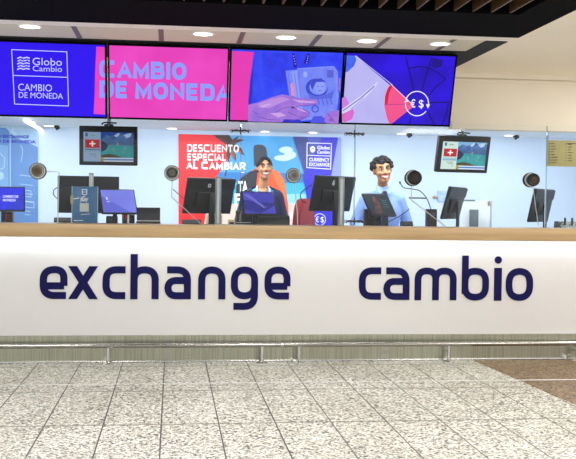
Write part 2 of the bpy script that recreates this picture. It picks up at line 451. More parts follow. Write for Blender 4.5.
# ------------------------------------------------------------------ counter
ct = thing('service_counter', 'long white exchange counter with navy lettering and tan ledge', 'counter', ((XL + XR) / 2, YP + .25, 0))
cx0 = (XL + XR) / 2; cy0 = YP + .25
LC = Matrix.Translation((-cx0, -cy0, 0))
PANEL = M('#d2d0cf', .4, 0, .015, 3.); TAN = NT('tan_stone')
nz = TAN.n('ShaderNodeTexNoise'); nz.inputs['Scale'].default_value = 6; nz.inputs['Detail'].default_value = 8
mp = TAN.n('ShaderNodeMapping'); mp.inputs['Scale'].default_value = (.25, 1, 4); TAN.l(TAN.tc.outputs['Object'], mp.inputs[0]); TAN.l(mp.outputs[0], nz.inputs['Vector'])
TAN.l(TAN.ramp(nz.outputs['Fac'], [(.3, '#a88c64'), (.7, '#c2a478')]), TAN.b.inputs['Base Color']); TAN.b.inputs['Roughness'].default_value = .35
MB(LC).box((XL, YL, ZLB), (XR, YB, ZLT), .006).build('ledge', TAN.mt, ct)
front = MB(LC).box((XL, YP, ZPB), (XR, YP + .05, ZLB)).build('front_panel', PANEL, ct)
MB(LC).box((XL, YL + .01, ZLB - .006), (XR, YL + .02, ZLB)).build('lip', M('#efe9df', .4), ct)
dk_ = MB().box((XL, YB + .015, ZD - .04), (XR, YB + .5, ZD), .004)
for xx in (-2.8, -1.0, .9, 2.6, 4.9): dk_.box((xx - .02, YB + .06, 0), (xx + .02, YB + .46, ZD - .04))
tag(dk_.build('work_desk', M('#c7c2b8', .5)), 'pale work desk running along behind the tan ledge', 'desk')
pl = MB(LC); pl.box((XL, YP - .03, 0), (XR, YP + .12, ZPB - .001)); pl.build('kick_plate', brushed('plinth_steel', '#b9baa8', .3, 90., 2., .66), ct, smooth=False)
MB(LC).box((XL, YP - .05, 0), (XR, YP - .03, .014), .003).build('floor_edging', CHROME, ct)
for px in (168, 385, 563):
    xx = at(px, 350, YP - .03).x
    MB(LC).box((xx - .03, YP - .033, .016), (xx + .03, YP - .029, ZPB - .002)).build('reflection_strip', STEEL, ct, smooth=False)  # steel strips standing in for light reflections on the plinth
# navy lettering, drawn as round-cornered strokes
NAVY = M('#0d0c46', .6, 0, .03); NAVY.node_tree.nodes['Principled BSDF'].inputs['Specular IOR Level'].default_value = .15
LAY = [0]
def stroke(mb, path, t, d0, d1, closed=False):
    P = path; N = len(P); Lf = []; Rt = []
    for i, p in enumerate(P):
        a = P[i - 1] if (i or closed) else None; c = P[(i + 1) % N] if (i < N - 1 or closed) else None
        da = (p - a).normalized() if a is not None else None; dc = (c - p).normalized() if c is not None else None
        d = dc if da is None else da if dc is None else (da + dc).normalized()
        n_ = Vector((-d.y, d.x)); ref = dc if dc is not None else da
        k = t / 2 / max(.5, n_.dot(Vector((-ref.y, ref.x)))); Lf.append(p + n_ * k); Rt.append(p - n_ * k)
    rng = range(N if closed else N - 1); bt = bmesh.new()
    v = [[bt.verts.new((q.x, dd, q.y)) for q in S] for dd in (d0, d1) for S in (Lf, Rt)]
    for i in rng:
        j = (i + 1) % N
        for q in ((v[0][i], v[0][j], v[1][j], v[1][i]), (v[2][i], v[3][i], v[3][j], v[2][j]), (v[0][i], v[2][i], v[2][j], v[0][j]), (v[1][i], v[1][j], v[3][j], v[3][i])): bt.faces.new(q)
    if not closed:
        for i in (0, N - 1): bt.faces.new((v[0][i], v[1][i], v[3][i], v[2][i]))
    bmesh.ops.recalc_face_normals(bt, faces=bt.faces)
    LAY[0] += 1; bmesh.ops.translate(bt, vec=(0, -.0006 * (LAY[0] % 4), 0), verts=bt.verts); mb._merge(bt)
def letter(mb, ch, x0, x1, zb, h, t, d0, d1):
    def PR(pts, p0, p1):
        LAY[0] += 1; mb.prism(pts, p0 - .0006 * (LAY[0] % 4), p1)
    w = x1 - x0; X = lambda u: x0 + u; e = t / 2; r = h * .30
    S = lambda pts, closed=False, rad=r: stroke(mb, [Vector((x0 + p.x, zb + p.y)) for p in rounded(pts, rad, closed)], t, d0, d1, closed)
    if ch == 'o': S([(e, e), (w - e, e), (w - e, h - e), (e, h - e)], True, h * .34)
    elif ch == 'c': S([(w, h - e), (e, h - e), (e, e), (w, e)])
    elif ch == 'e': S([(w * .95, e), (e, e), (e, h - e), (w - e, h - e), (w - e, h * .40 + e * .0)]); S([(w - e * .9, h * .40), (e, h * .40)])
    elif ch == 'x':
        k = t * 1.22
        for a, b_ in (((0, h), (w - k, 0)), ((w - k, h), (0, 0))):
            PR([(x0 + a[0], zb + a[1]), (x0 + a[0] + k, zb + a[1]), (x0 + b_[0] + k, zb + b_[1]), (x0 + b_[0], zb + b_[1])], d0, d1)
    elif ch in 'hn':
        if ch == 'h': S([(e, 0), (e, h * 1.37)])
        S([(e, 0), (e, h - e), (w - e, h - e), (w - e, 0)])
    elif ch == 'm':
        S([(e, 0), (e, h - e), (w / 2, h - e), (w / 2, 0)], rad=r * .85); S([(w / 2, 0), (w / 2, h - e), (w - e, h - e), (w - e, 0)], rad=r * .85)
    elif ch == 'a':
        S([(w * .1, h - e), (w - e, h - e), (w - e, 0)]); S([(w - e, h * .57), (e, h * .57), (e, e), (w - e, e)], rad=r * .8)
        PR([(x0 + w - t, zb), (x0 + w, zb), (x0 + w, zb + h * .5), (x0 + w - t, zb + h * .5)], d0, d1)
    elif ch == 'b':
        S([(e, h * .2), (e, h * 1.37)]); S([(e, e), (w - e, e), (w - e, h - e), (e, h - e)], True)
    elif ch == 'g':
        S([(e, e), (w - e, e), (w - e, h - e), (e, h - e)], True)
        S([(w - e, h * .5), (w - e, -h * .32 + e), (w * .1, -h * .32 + e)])
    elif ch == 'i':
        PR([(x0, zb), (x1, zb), (x1, zb + h), (x0, zb + h)], d0, d1)
        PR([((x0 + x1) / 2 + t * .55 * math.cos(a), zb + h * 1.24 + t * .55 * math.sin(a)) for a in [i * math.pi / 14 for i in range(28)]], d0, d1)
def word(chs, yb, yt):
    mb = MB(LC)
    for ch, a, b_ in chs:
        mid = (a + b_) / 2
        yy = yb[0] + (yb[1] - yb[0]) * (mid - chs[0][1]) / (chs[-1][2] - chs[0][1]); yt_ = yt[0] + (yt[1] - yt[0]) * (mid - chs[0][1]) / (chs[-1][2] - chs[0][1])
        A = at(a, yy, YP); B = at(b_, yy, YP); T = at(mid, yt_, YP); Bm = at(mid, yy, YP)
        letter(mb, ch, A.x, B.x, Bm.z, T.z - Bm.z, .058, YP - .004, YP + .002)
    return mb.build('lettering', NAVY, front, smooth=False)
part_label(word([('e', 39.6, 67.4), ('x', 68, 97.9), ('c', 102.4, 125.3), ('h', 130.3, 158.6), ('a', 164.3, 190.8), ('n', 198, 225.3), ('g', 230.7, 257.9), ('e', 264.3, 290.2)], (299, 299.4), (266, 266.6)), 'navy word exchange')
part_label(word([('c', 358.6, 380.8), ('a', 383.2, 409.2), ('m', 414.3, 456.2), ('b', 461.4, 488.5), ('i', 493.7, 501.3), ('o', 505.4, 532.6)], (299.6, 301), (267.2, 268)), 'navy word cambio')

# LED strip lamp under the ledge
def area(name, loc, sx, sy, energy, col=(1, 1, 1), rot=(0, 0, 0)):
    l = bpy.data.lights.new(name, 'AREA'); l.shape = 'RECTANGLE'; l.size = sx; l.size_y = sy; l.energy = energy; l.color = col
    o = bpy.data.objects.new(name, l); C.objects.link(o); o.location = loc; o.rotation_euler = rot; return o
area('ledge_strip_lamp', (cx0, YL + .035, ZLB - .012), XR - XL, .02, 11, (.84, .95, 1), (R(18), 0, 0))

# bumper rail
YRl = 7.735
zr = at(170, 345.4, YRl).z
rl = thing('bumper_rail', 'low polished steel bumper rail on short posts before the counter', 'rail', (cx0, YRl, 0))
LR = Matrix.Translation((-cx0, -YRl, 0))
MB(LR).cyl((XL, YRl, zr), (XR, YRl, zr), .02, seg=24).build('rail', M('#a3a19a', .22, 1., .03), rl)
MB(LR).cyl((at(282, 347, YRl).x - .008, YRl, zr), (at(282, 347, YRl).x + .008, YRl, zr), .0225, seg=24).build('joint_sleeve', CHROME, rl)
for px in (-48, 108, 262, 299, 449, 577, 625):
    xx = at(px, 355, YRl).x
    p = MB(LR).cyl((xx, YRl, .004), (xx, YRl, zr - .012), .014).build('post', CHROME, rl)
    MB(LR).lathe([(.05, 0), (.05, .008), (.022, .02), (.015, .024)], (xx, YRl, .0), 'z').build('base_flange', CHROME, p)
    MB(LR).cyl((xx, YRl, zr * .55), (xx, YP - .03, zr * .55), .007).build('wall_pin', CHROME, p)

# ------------------------------------------------------------------ glass screen on the ledge
jx = [-25, 240.5, 354.5, 546, 660]
gl = ['wide clear glass pane at the left, before the blue mural and acrylic sign', 'clear glass pane in front of the woman in navy cardigan',
      'clear glass pane in front of the man in pale blue shirt', 'clear glass pane before the olive rates board']
for i, (a, b_) in enumerate(zip(jx, jx[1:])):
    xa = at(a, 180, YG).x + .002; xb = at(b_, 180, YG).x - .002
    t = thing('glass_screen', gl[i], 'glass pane', ((xa + xb) / 2, YG, ZLT), group='glass panes on the counter')
    w = xb - xa
    MB().box((-w / 2 + .004, -.005, 0), (w / 2 - .004, .005, 2.04 - ZLT)).build('pane', GLASS, t, smooth=False)
    EDG = EDGE
    for s_ in (-1, 1): MB().box((s_ * w / 2 - (.003 if s_ > 0 else 0), -.0052, 0), (s_ * w / 2 + (.003 if s_ < 0 else 0), .0052, 2.04 - ZLT)).build('polished_edge', EDG, t, smooth=False)
def clamp(px, py, label, arms=True):
    P = at(px, py, YG - .02); t = thing('glass_clamp', label, 'glass clamp', P, group='steel clamps on the glass joints')
    DM = M('#5a5852', .3, 1.)
    MB().tube([(-.075, 0, -.004), (-.04, 0, .006), (0, 0, 0), (.04, 0, .006), (.075, 0, -.004)], .008).build('arm', DM, t)
    MB().cyl((0, 0, -.03), (0, 0, .035), .006).build('stem', DM, t)
    for q in (-.075, -.034, .034, .075):
        MB().lathe([(.013, -.012), (.015, -.006), (.015, .016), (.008, .025)], (q, 0, 0), 'y', 16).build('knob', DM, t)
clamp(240.5, 131, 'dark steel spider clamp high on the glass above the palm tree poster')
clamp(354.5, 134, 'dark steel spider clamp high on the glass above the man')
clamp(354.5, 221.5, 'dark steel clamp low on the glass joint just above the ledge')

# speech discs
SILV = M('#f0f1ee', .3, .15)
RINGS = [(38, 171, 8.4, 'round chrome speech disc in the glass with arm reaching right'), (172, 173, 7.8, 'round chrome speech disc beside the red poster edge'), (293.2, 175.6, 7.6, 'round pale chrome speech disc to the right of the woman'),
         (412.5, 178, 8.2, 'black capped speech disc to the right of the man'), (530, 180, 7.4, 'black capped speech disc above the last monitor')]
stems = [[(46, 171.3), (59, 172), (58.4, 200), (57.7, 225)], [(172.3, 180), (171.6, 197), (204, 226.5)], [(294.5, 183), (296, 200), (297.4, 213), (297.6, 226)], [(411.8, 186), (411.2, 200), (447, 227.5)], [(533, 187), (535.5, 206), (538.5, 226)]]
for i, (px, py, r, lab) in enumerate(RINGS):
    P = at(px, py, YG); r_ = r * zc(P) / FPX
    t = thing('speech_disc', lab, 'speech disc', P, group='speech discs in the glass')
    dark = i >= 3; off = .035 if dark else 0
    MB().lathe([(r_ * .91, .012), (r_, .012), (r_, -.02), (r_ * .95, -.026), (r_ * .91, -.024)], axis='y', seg=40, ring=True).build('rim', DARKMET, t)
    MB().lathe([(r_ * .6, .012), (r_ * .91, .012), (r_ * .91, -.022), (r_ * .78, -.028), (r_ * .6, -.012)], axis='y', seg=40, ring=True).build('ring', SILV, t)
    cr = .86 if dark else .60
    MB().lathe([(r_ * cr * .95, -.03 - off), (r_ * cr, -.034 - off), (r_ * cr, -.056 - off), (r_ * cr * .84, -.064 - off), (r_ * .5, -.058 - off), (r_ * .2, -.06 - off)], axis='y', seg=36).build('cap', [M('#8c7a5c', .35, .5), M('#4a4a48', .4, .3), M('#a9aaa4', .35, .3), BLK2, BLK2][i], t)
    MB().cyl((0, -.034 - off, 0), (0, -.0, 0), r_ * .55).build('spacer', BLK2, t)
    MB().lathe([(r_ * .34, -.058 - off), (r_ * .42, -.066 - off), (r_ * .1, -.0665 - off)], axis='y', seg=30).build('grille', [M('#5a4a30', .5), M('#6d6a5c', .5), M('#6f6e66', .5), M('#2a1a14', .5), M('#3a2418', .5)][i], t)
    pts = [at(a, b_, YG + .03) - P for a, b_ in stems[i]]
    MB().tube(pts, .0045, 8, smooth=False).build('stem', M('#c9c9c4', .3, .8), t)
def cable(pts, Y, r, mat, label):
    P = [at(a, b_, Y) for a, b_ in pts]; o = P[-1]
    ob = MB().tube([p - o for p in P], r, 8).build('cable', mat, loc=o); tag(ob, label, 'cable', 'loose cables behind the glass'); return ob
cable([(57.5, 187.5), (54, 190), (53.3, 194), (56, 197.5), (60.5, 200.5)], YG + .1, .004, BLK2, 'black cable loop beside the wide dark monitor')
cable([(312.5, 184.5), (304, 190), (300.3, 195), (302, 200), (306, 203)], YG + .1, .0045, BLK2, 'black cable loop left of the numbered monitor')
cable([(172.8, 189), (179, 194.5), (187, 200.5)], YG + .08, .004, BLK2, 'thin black cable from speech disc to monitor before the red poster')
cable([(556, 228.5), (558.5, 224.5), (562, 222.5), (566, 222)], 8.5, .0045, BLK2, 'short black cable of the cash machine at the right end')
cable([(382, 226), (390, 221), (398, 217), (407, 211), (409, 208.5)], 8.5, .004, BLK2, 'thin dark cable crossing in front of the man')

# ------------------------------------------------------------------ staff room
WALLM = M('#ccdcf0', .7, 0, .015, 1.5)
struct(MB().box((XL - 1, YW, 0), (XR + 1, YW + .12, ZS + .1)).build('wall_back', WALLM, smooth=False))
struct(MB().box((XL - .3, YB + .12, 0), (XL - .18, YW, ZS + .1)).build('wall_left', WALLM, smooth=False))
struct(MB().box((XR + .3, YB + .12, 0), (XR + .42, YW, ZS + .1)).build('wall_right', WALLM, smooth=False))
struct(MB().box((XL - 1, YB + .12, ZS), (XR + 1, YW + .12, ZS + .1)).build('ceiling_staff', M('#f0f6fb', .7, 0, .01), smooth=False))
for px, py, lab, sp in ((49, 125.3, 'spot with a black head in the staff ceiling, left of the first television', True), (172, 128, 'small downlight in the staff ceiling over the red poster edge', False), (265, 131, 'small downlight in the staff ceiling above the woman', False),
                        (313, 132, 'small downlight in the staff ceiling above the blue logo strip', False), (402, 133.2, 'spot in the staff ceiling above and right of the man', True), (509, 135, 'downlight in the staff ceiling right of the second television', True)):
    downlight(atz(px, py, ZS), .055, ZS, lab, 'downlights in the staff ceiling', spot=sp, energy=None)
nA = atz(26, 123, ZS - .05); fA = atz(41, 132.5, ZS - .05)
t = thing('linear_light', 'long thin white light bar running back along the staff ceiling', 'ceiling light', (nA.x, nA.y, ZS))
MB().box((-.03, 0, -.03), (.03, fA.y - nA.y, 0)).build('housing', WHITE, t); MB().box((-.025, .01, -.036), (.025, fA.y - nA.y - .01, -.03)).build('diffuser', E('#fffaf0', 4), t)
for i, xx in enumerate((-1.5, .3, 2.0, 3.8)):
    area('staff_fill_light', (xx, 8.62, ZS - .06), 1.0, .12, 19, (.94, .97, 1), (R(42), 0, 0))  # added fill light, tilted to brighten the faces from the front
    area('staff_fill_light', (xx, 10.0, ZS - .015), 1.0, .5, 11, (.86, .94, 1))  # added fill light washing the back wall

# left wall mural
mu = thing('wall_mural', 'blue frosted wall panel with white line drawings at the left', 'mural', (at(0, 200, YW - .03).x, YW - .03, 0))
mxr = at(38, 170, YW - .03).x - MW[mu].translation.x
MB().box((-1.2, 0, .25), (mxr, .028, ZS)).build('board', M('#b4cde0', .4, 0, .03), mu, smooth=False)
c = Canvas(mu, y=-.001)
cA, cB, cD, cW, cN = M('#5a88c2', .5, 0, .05, 4), M('#78a4d4', .5, 0, .05, 4), M('#9fc0de', .5), M('#cfe2f2', .5), M('#1a30b8', .5)
c.poly([(-14, 126), (6, 128), (15, 137), (38, 147), (38, 224), (-14, 224)], cA)
c.poly([(-14, 142), (8, 146), (9, 224), (-14, 224)], cB)
c.poly([(14, 130), (38, 130), (38, 146), (20, 140)], cD)
c.line([(10, 118), (10.5, 224)], 1.1, cD)
c.text('CAMBIO EXCHANGE', -17, 29, 134.4, 137.6, cN, .045, .02); c.text('CAMBIO DE MONEDA', -20, 36, 139.2, 142.4, cN, .045, .02)
c.line([(20.5, 145.5), (22.8, 149), (22.2, 156), (21, 162)], .35, cW)
for q in (175, 184, 193, 201): c.line([(20, q), (33, q + 1.5)], .4, cW)
c.line([(24, 190), (31, 191), (31, 197), (24, 196)], .4, cW, True); c.line([(25, 201), (34, 202), (34, 208), (25, 207)], .4, cW, True)
for q in (211, 214.5): c.line([(25, q), (30, q + .4)], .4, cW)
c.line([(-1, 152), (5, 158), (4, 168), (-2, 170)], .4, cW); c.ell(1, 176, 3, 4, M('#a9cbe8', .5))
c.build('picture')

# large wall poster
YPo = YW - .02
pb = at(258, 225, YPo)
po = thing('wall_poster', 'large red and beach scene poster announcing an exchange discount', 'poster', (pb.x, YPo, .6))
c = Canvas(po, y=-.004); c.STEP = .0002
def pxl(a): return c.pt(a)
q0 = c.pt((178.5, 134)); q1 = c.pt((341, 137.5))
MB().box((q0[0], -.0035, 0), (q1[0], .018, q0[1])).build('backing', WHITE, po, smooth=False)
def P_(h, **k): return M(h, .45, 0, .03, 6, **k)
yb = 232
c.poly([(178.5, 134), (341, 137.5), (341, yb), (178.5, yb)], P_('#5ab4e8'))              # sky
c.poly([(230, 136), (300, 137), (300, 176), (225, 176)], P_('#4aa6e2'))
for (x_, y_, a, b_) in ((286, 150, 7, 3.5), (283, 158, 9, 3), (290, 155, 6, 4)): c.ell(x_, y_, a, b_, P_('#cfe9f8'))
c.poly([(210, 172), (341, 174), (341, 184), (210, 184)], P_('#1f7fc6')); c.poly([(210, 183), (341, 183), (341, 203), (210, 203)], P_('#35b8dc'))
c.poly([(270, 195), (341, 192), (341, 206), (262, 206)], P_('#8fdcec')); c.poly([(200, 204), (341, 203), (341, yb), (200, yb)], P_('#e9d3c4'))
c.poly([(284, 212), (318, 210), (318, 218), (284, 219)], P_('#f3e6dc'))
c.poly([(178.5, 134), (230, 135.3), (233, 152), (217, 176), (207, 205), (203, yb), (178.5, yb)], P_('#ef1322'))     # red field
c.poly([(213, 134.8), (229, 135), (238, 147), (233, 150), (224, 143)], P_('#3a1410'))    # palm fronds
for fr in ([(230, 146), (222, 138), (215, 137), (223, 142)], [(230, 146), (238, 139), (244, 140), (237, 143)], [(230, 146), (241, 148), (245, 156), (239, 152)], [(230, 146), (236, 155), (236, 162), (232, 155)], [(230, 146), (226, 152), (227, 160), (231, 153)], [(230, 146), (233, 139), (239, 135.6), (236, 141)]):
    c.poly(fr, P_('#4a2a1c'))
for fr in ([(231, 147), (240, 150), (242, 155), (237, 151)], [(231, 147), (235, 156), (234, 160), (231, 154)]): c.poly(fr, P_('#9a5a2a'))
c.line([(231, 146), (229, 158), (225, 176)], 1.2, P_('#4a2a1c'))
c.poly([(254, 145.5), (257.5, 144.6), (262, 144.8), (265.5, 147), (267, 152), (267.5, 165), (254, 166), (253.5, 150)], P_('#2f3c4c'))   # model's dark cap
c.poly([(240, 184), (246, 174), (255, 168.5), (268, 168), (279, 172), (284.5, 180), (288, 205), (290, yb), (238, yb)], P_('#f05a2a'))    # orange jacket
c.poly([(236, 186), (241, 178), (249, 172), (258, 169), (256, 186), (250, 192), (236, 200)], P_('#232a38'))
c.poly([(270, 168), (279, 172), (284, 181), (286, 200), (281, 190), (274, 178)], P_('#ff7a3c'))
W_ = P_('#ffffff')
c.caps('DESCUENTO', 187.2, 238.8, 144.2, 151.9, W_, 1.6, .012); c.caps('ESPECIAL', 187.2, 226, 153.4, 160.6, W_, 1.6, .012); c.caps('AL CAMBIAR', 186.6, 245.6, 161.2, 169, W_, 2.0, .02)
c.text('TA', 238, 247.8, 181, 193, W_, .04); c.text('F', 234.5, 240, 193.5, 206, W_, .04); c.line([(241, 172.4), (244, 172.6)], .7, W_)
# blue strip at the right side
c.poly([(293, 136.6), (341, 137.6), (341, yb), (311, yb), (312, 200)], P_('#3a48b4')); c.poly([(293, 136.6), (307, 137), (312, 160), (311, 190)], P_('#2c3a86'))
c.poly([(303, 176), (322, 137.2), (338, 137.5), (334, 176), (336, yb), (312, yb)], P_('#2418c8')); c.poly([(331, 176), (338, 137.6), (341, 137.6), (341, yb), (334, yb)], P_('#8d9ad8'))  # lilac sliver at the right edge is a reflection painted into the print
c.line([(307, 143), (331.2, 143.6), (330.4, 169.2), (306.6, 167.6)], .7, W_, True); c.line([(306.8, 155.2), (330.8, 156.2)], .6, W_)
c.text('Globo', 317, 329.6, 145.8, 149.4, W_, .02, .02); c.text('Cambio', 317, 329.6, 150.4, 153.6, W_, .02, .02)
c.ell(312.4, 149.4, 2.6, 3.2, W_); c.line([(310.4, 150.5), (312.5, 148), (314.4, 149.6)], .5, P_('#2418c8'))
c.text('CURRENCY', 309, 329.4, 157.8, 161.4, W_, .02, .02); c.text('EXCHANGE', 309, 329.4, 162.6, 166.2, W_, .02, .02)
c.arc(319.5, 219.5, 5.8, 0, 360, .8, W_, 28); c.text('€', 315.2, 318.8, 216.8, 222.2, W_, .004); c.text('$', 320.3, 323.6, 216.8, 222.2, W_, .004)
c.build('print')

# rates board on the right
rb0 = at(546.2, 140, YG + .12); rb1 = at(620, 167.5, YG + .12)
rb = thing('rates_board', 'olive tan rates board with two columns of tiny dark print', 'sign', ((rb0.x + rb1.x) / 2, YG + .12, rb1.z))
hw = (rb1.x - rb0.x) / 2
MB().box((-hw, 0, .0), (hw, .012, rb0.z - rb1.z), .002).build('board', M('#b3a86c', .5, 0, .04), rb)
c = Canvas(rb, y=-.001); c2 = Canvas(rb, y=-.001); dk = M('#3a3826', .6)
random.seed(3)
for k in range(8):
    yy = 143.4 + k * 2.75 + .15
    c.rect(548.5, yy - .4, 549.8, yy + .5, dk); c.rect(551, yy - .35, 551 + random.uniform(2.5, 6.5), yy + .35, dk)
    if k < 7: c2.rect(565.5, yy + .4, 566.3, yy + 1.1, dk); c2.rect(568, yy + .4, 568 + random.uniform(2.5, 5), yy + 1.1, dk)
c2.rect(566, 143.2, 576, 143.9, dk); c.build('lettering'); c2.build('lettering')
hang = at(546.2, 128, YG + .12)
MB().cyl((-hw + .02, .006, rb0.z - rb1.z), (-hw + .02, .006, 2.014 - rb1.z), .002).build('wire', DGREY, rb); MB().cyl((hw - .02, .006, rb0.z - rb1.z), (hw - .02, .006, 2.014 - rb1.z), .002).build('wire', DGREY, rb)

# ------------------------------------------------------------------ overhead screens
T18 = R(18)
Pb = at(300, 123.2, 7.36)
PLN = Matrix.Translation((0, Pb.y, Pb.z)) @ Matrix.Rotation(T18, 4, 'X')
def pl_pt(px, py):
    Wi = PLN.inverted(); o = Wi @ CP; d = Wi.to_3x3() @ ray(px, py); q = o + d * (-o.y / d.y); return q.x, q.z
HS = [(-14, 106.8), (108.2, 228.2), (229.6, 342.2), (343.6, 453.6)]
slabs = ['overhead screen with white logo box on blue', 'overhead screen with big lilac words on magenta', 'overhead screen of hands holding banknotes', 'overhead screen with blue dial and currency arrows']
topv = pl_pt(300, 50)[1]
scr = []
for (a, b_), lab in zip(HS, slabs):
    x0 = pl_pt(a, 80)[0]; x1 = pl_pt(b_, 90)[0]; xm = (x0 + x1) / 2; w = x1 - x0
    org = PLN @ Vector((xm, 0, 0))
    t = thing('overhead_screen', lab, 'screen', org, 0, T18, group='overhead advertising screens')
    bz = .011
    MB().box((-w / 2, .004, 0), (w / 2, .06, topv), .004).build('casing', BLK2, t)
    b = MB(); b.box((-w / 2, -.004, 0), (w / 2, .005, bz * 1.2)); b.box((-w / 2, -.004, topv - bz), (w / 2, .005, topv)); b.box((-w / 2, -.004, bz), (-w / 2 + bz, .005, topv - bz)); b.box((w / 2 - bz, -.004, bz), (w / 2, .005, topv - bz))
    b.build('bezel', BLKC, t, smooth=False)
    br = MB(); br.box((-.2, .06, .12), (.2, .09, .4)); br.build('wall_bracket', DGREY, t)
    Ti = MW[t].inverted(); p0 = Vector((0, .08, .3)); g0 = MW[t] @ p0
    MB().cyl(p0, Ti @ Vector((g0.x, g0.y + .02, ZC)), .02).build('drop_pole', BLK, t)
    c = Canvas(t, y=.003); c.STEP = .0003; c.w = w; c.bz = bz
    scr.append((t, c, w, bz))
def bgfill(i, m):
    t, c, w, bz = scr[i]; c.local([(-w / 2 + bz, bz), (w / 2 - bz, bz), (w / 2 - bz, topv - bz), (-w / 2 + bz, topv - bz)], m)
def clipx(i):   # pixel columns of the lit area
    return HS[i][0] + 1.6, HS[i][1] - 1.6
# screen 1
t, c, w, bz = scr[0]; BLU = E('#2a06ec'); PNK = E('#e23cb6', 1, '#ec48c4', 3.); LIL = E('#8a9cf8'); LW = E('#c9ccff')
bgfill(0, BLU)
c.poly([(96.3, 46.6), (105.1, 47), (105.1, 114.6), (93.6, 113.9), (94.6, 95), (95, 75)], PNK)
c.line([(11.6, 49.6), (66.8, 51.8), (68.6, 106), (14.6, 104)], .75, LW, True); c.line([(13.4, 75.4), (67.8, 77.3)], .75, LW)
c.text('Globo', 32.6, 61.9, 57.6, 64.9, LW, .0, .03); c.text('Cambio', 32.8, 62, 65.6, 71, LW, .0, .03)
c.text('CAMBIO', 18.2, 52, 83.6, 90.4, LW, 0, .03); c.text('DE MONEDA', 18.8, 63, 92, 97.6, LW, 0, .03)
for k in range(5):                                                   # globe mark of wavy bars
    yy = 57.6 + k * 2.75
    c.line([(17.6 + (k % 2) * .6, yy + .7), (20.4, yy - .5), (23.4, yy + .6), (26.4, yy - .3), (29.4, yy + .4)], 1.25, LW)
c.arc(23.6, 62.5, 5, 20, 160, .6, BLU, 12); c.arc(24, 64, 5, 200, 340, .6, BLU, 12); c.line([(22, 57), (26, 68)], .5, BLU)
for ii in (0, 1):
    pass
lo, hi = clipx(0)
c.caps('CAMBIO', 99.4, 186.3, 60.0, 77.4, LIL, 4.3, .03, clip=(lo, 105.1)); c.caps('DE MONEDA', 99.6, 231.6, 80.2, 97.4, LIL, 4.3, .032, clip=(lo, 105.1))
# screen 2
t, c, w, bz = scr[1]; bgfill(1, PNK)
c.caps('CAMBIO', 99.4, 186.3, 60.0, 77.4, LIL, 4.3, .03, clip=(110, 226.6)); c.caps('DE MONEDA', 99.6, 231.6, 80.2, 97.4, LIL, 4.3, .032, clip=(110, 226.6))
# screen 3
t, c, w, bz = scr[2]
BL3 = E('#2a3af0', 1, '#3550f4', 9.); bgfill(2, BL3)
c.poly([(231.4, 51), (254, 52), (250, 80), (248.2, 100), (247.8, 121), (230.6, 120.2)], E('#ea34b4', 1, '#d93cae', 4.))
c.poly([(247.8, 121.2), (248.6, 100), (251, 78), (254, 60), (252, 96), (251, 108)], E('#2030b8'))
c.poly([(262, 52.4), (318, 54), (312, 66), (300, 80), (280, 84), (262, 74)], E('#3040f2', 1, '#2a35dc', 14.))
c.poly([(292, 53.4), (294.4, 53.4), (297, 67), (294, 68)], E('#1818a0')); c.poly([(307, 53.6), (310.2, 53.8), (308, 64), (303.6, 63)], E('#1818a0'))
for k in range(4): c.ell(293.6 + k * .55, 56 + k * 2.6, .35, .5, LW); c.ell(308.2 - k * .5, 56 + k * 2.2, .35, .5, LW)
NOTE = E('#6f7ef2', 1, '#8090f4', 16.); NOTE2 = E('#8a98f6'); NDK = E('#3a48c8')
c.poly([(285.4, 70.6), (334, 66), (338, 72), (338.6, 96), (336, 116), (300, 121), (290, 100)], NOTE)
c.poly([(290, 72), (300, 70), (304, 110), (297, 112)], NOTE2); c.poly([(297, 68), (333, 65.8), (336, 104), (303, 112)], E('#7888f2', 1, '#6b7cf0', 14.))
for k in range(4): c.line([(288 + k * 3.2, 73), (292 + k * 3.2, 104)], .5, E('#5a68dc'))
c.ell(316.5, 88, 11, 9.5, NDK, 28, .25); c.ell(318, 87, 8.8, 7.6, E('#7f90f6')); c.ell(319.5, 86.6, 5, 6.6, E('#8d9cf8'))
c.poly([(310, 84), (314, 79), (321, 78), (326, 82), (322, 81.6), (316, 82), (312, 90)], NDK)
c.line([(317, 86), (318.6, 86)], .6, NDK); c.line([(321.4, 86.3), (323, 86.4)], .6, NDK); c.line([(318, 90.4), (321.5, 90.6)], .6, NDK)
c.poly([(308, 93), (316, 96), (327, 94), (334, 90), (332, 98), (310, 99)], E('#5565dc'))
c.rect(327, 70, 333.4, 77.5, E('#5a5fd0')); 
for k in range(5): c.line([(313 + k * 4.2, 97 + (k % 2)), (315 + k * 4.2, 104)], 1., E('#4f60d8'))
c.arc(315, 108.6, 3.2, 0, 360, 1., NDK, 16)
SK = E('#a878d8', 1, '#9068d4', 12.); SK2 = E('#b98ade'); SKD = E('#6a48b8')
c.poly([(248, 104.5), (258, 102), (270, 97.4), (282, 94), (291, 95.6), (300, 98), (312, 98.6), (317.4, 100), (317, 104), (306, 105.4), (296, 106), (303, 109), (309, 112), (308, 116), (303, 119.6), (290, 121.6), (270, 121.8), (247.8, 121)], SK)
c.poly([(290, 84), (292.6, 82), (294, 88), (294.4, 96), (291, 95)], E('#d88ac0'))
c.poly([(256, 104), (270, 99), (282, 96.6), (290, 99), (280, 103), (268, 108)], SK2); c.line([(292, 107), (300, 110), (306, 113)], .7, SKD); c.line([(276, 112), (282, 108), (291, 106.4)], .6, SKD); c.line([(288, 112), (298, 116), (303, 117)], .6, SKD)
c.ell(292.6, 107.2, 1.6, .9, E('#38205a'))
c.poly([(324, 121), (325, 114), (331, 110.6), (339, 109.8), (338.2, 123.4), (326, 123)], SK); c.line([(327, 113), (331, 117), (335, 122)], .7, SKD); c.ell(331, 119.5, 2.4, 1.6, E('#8a58c0'))
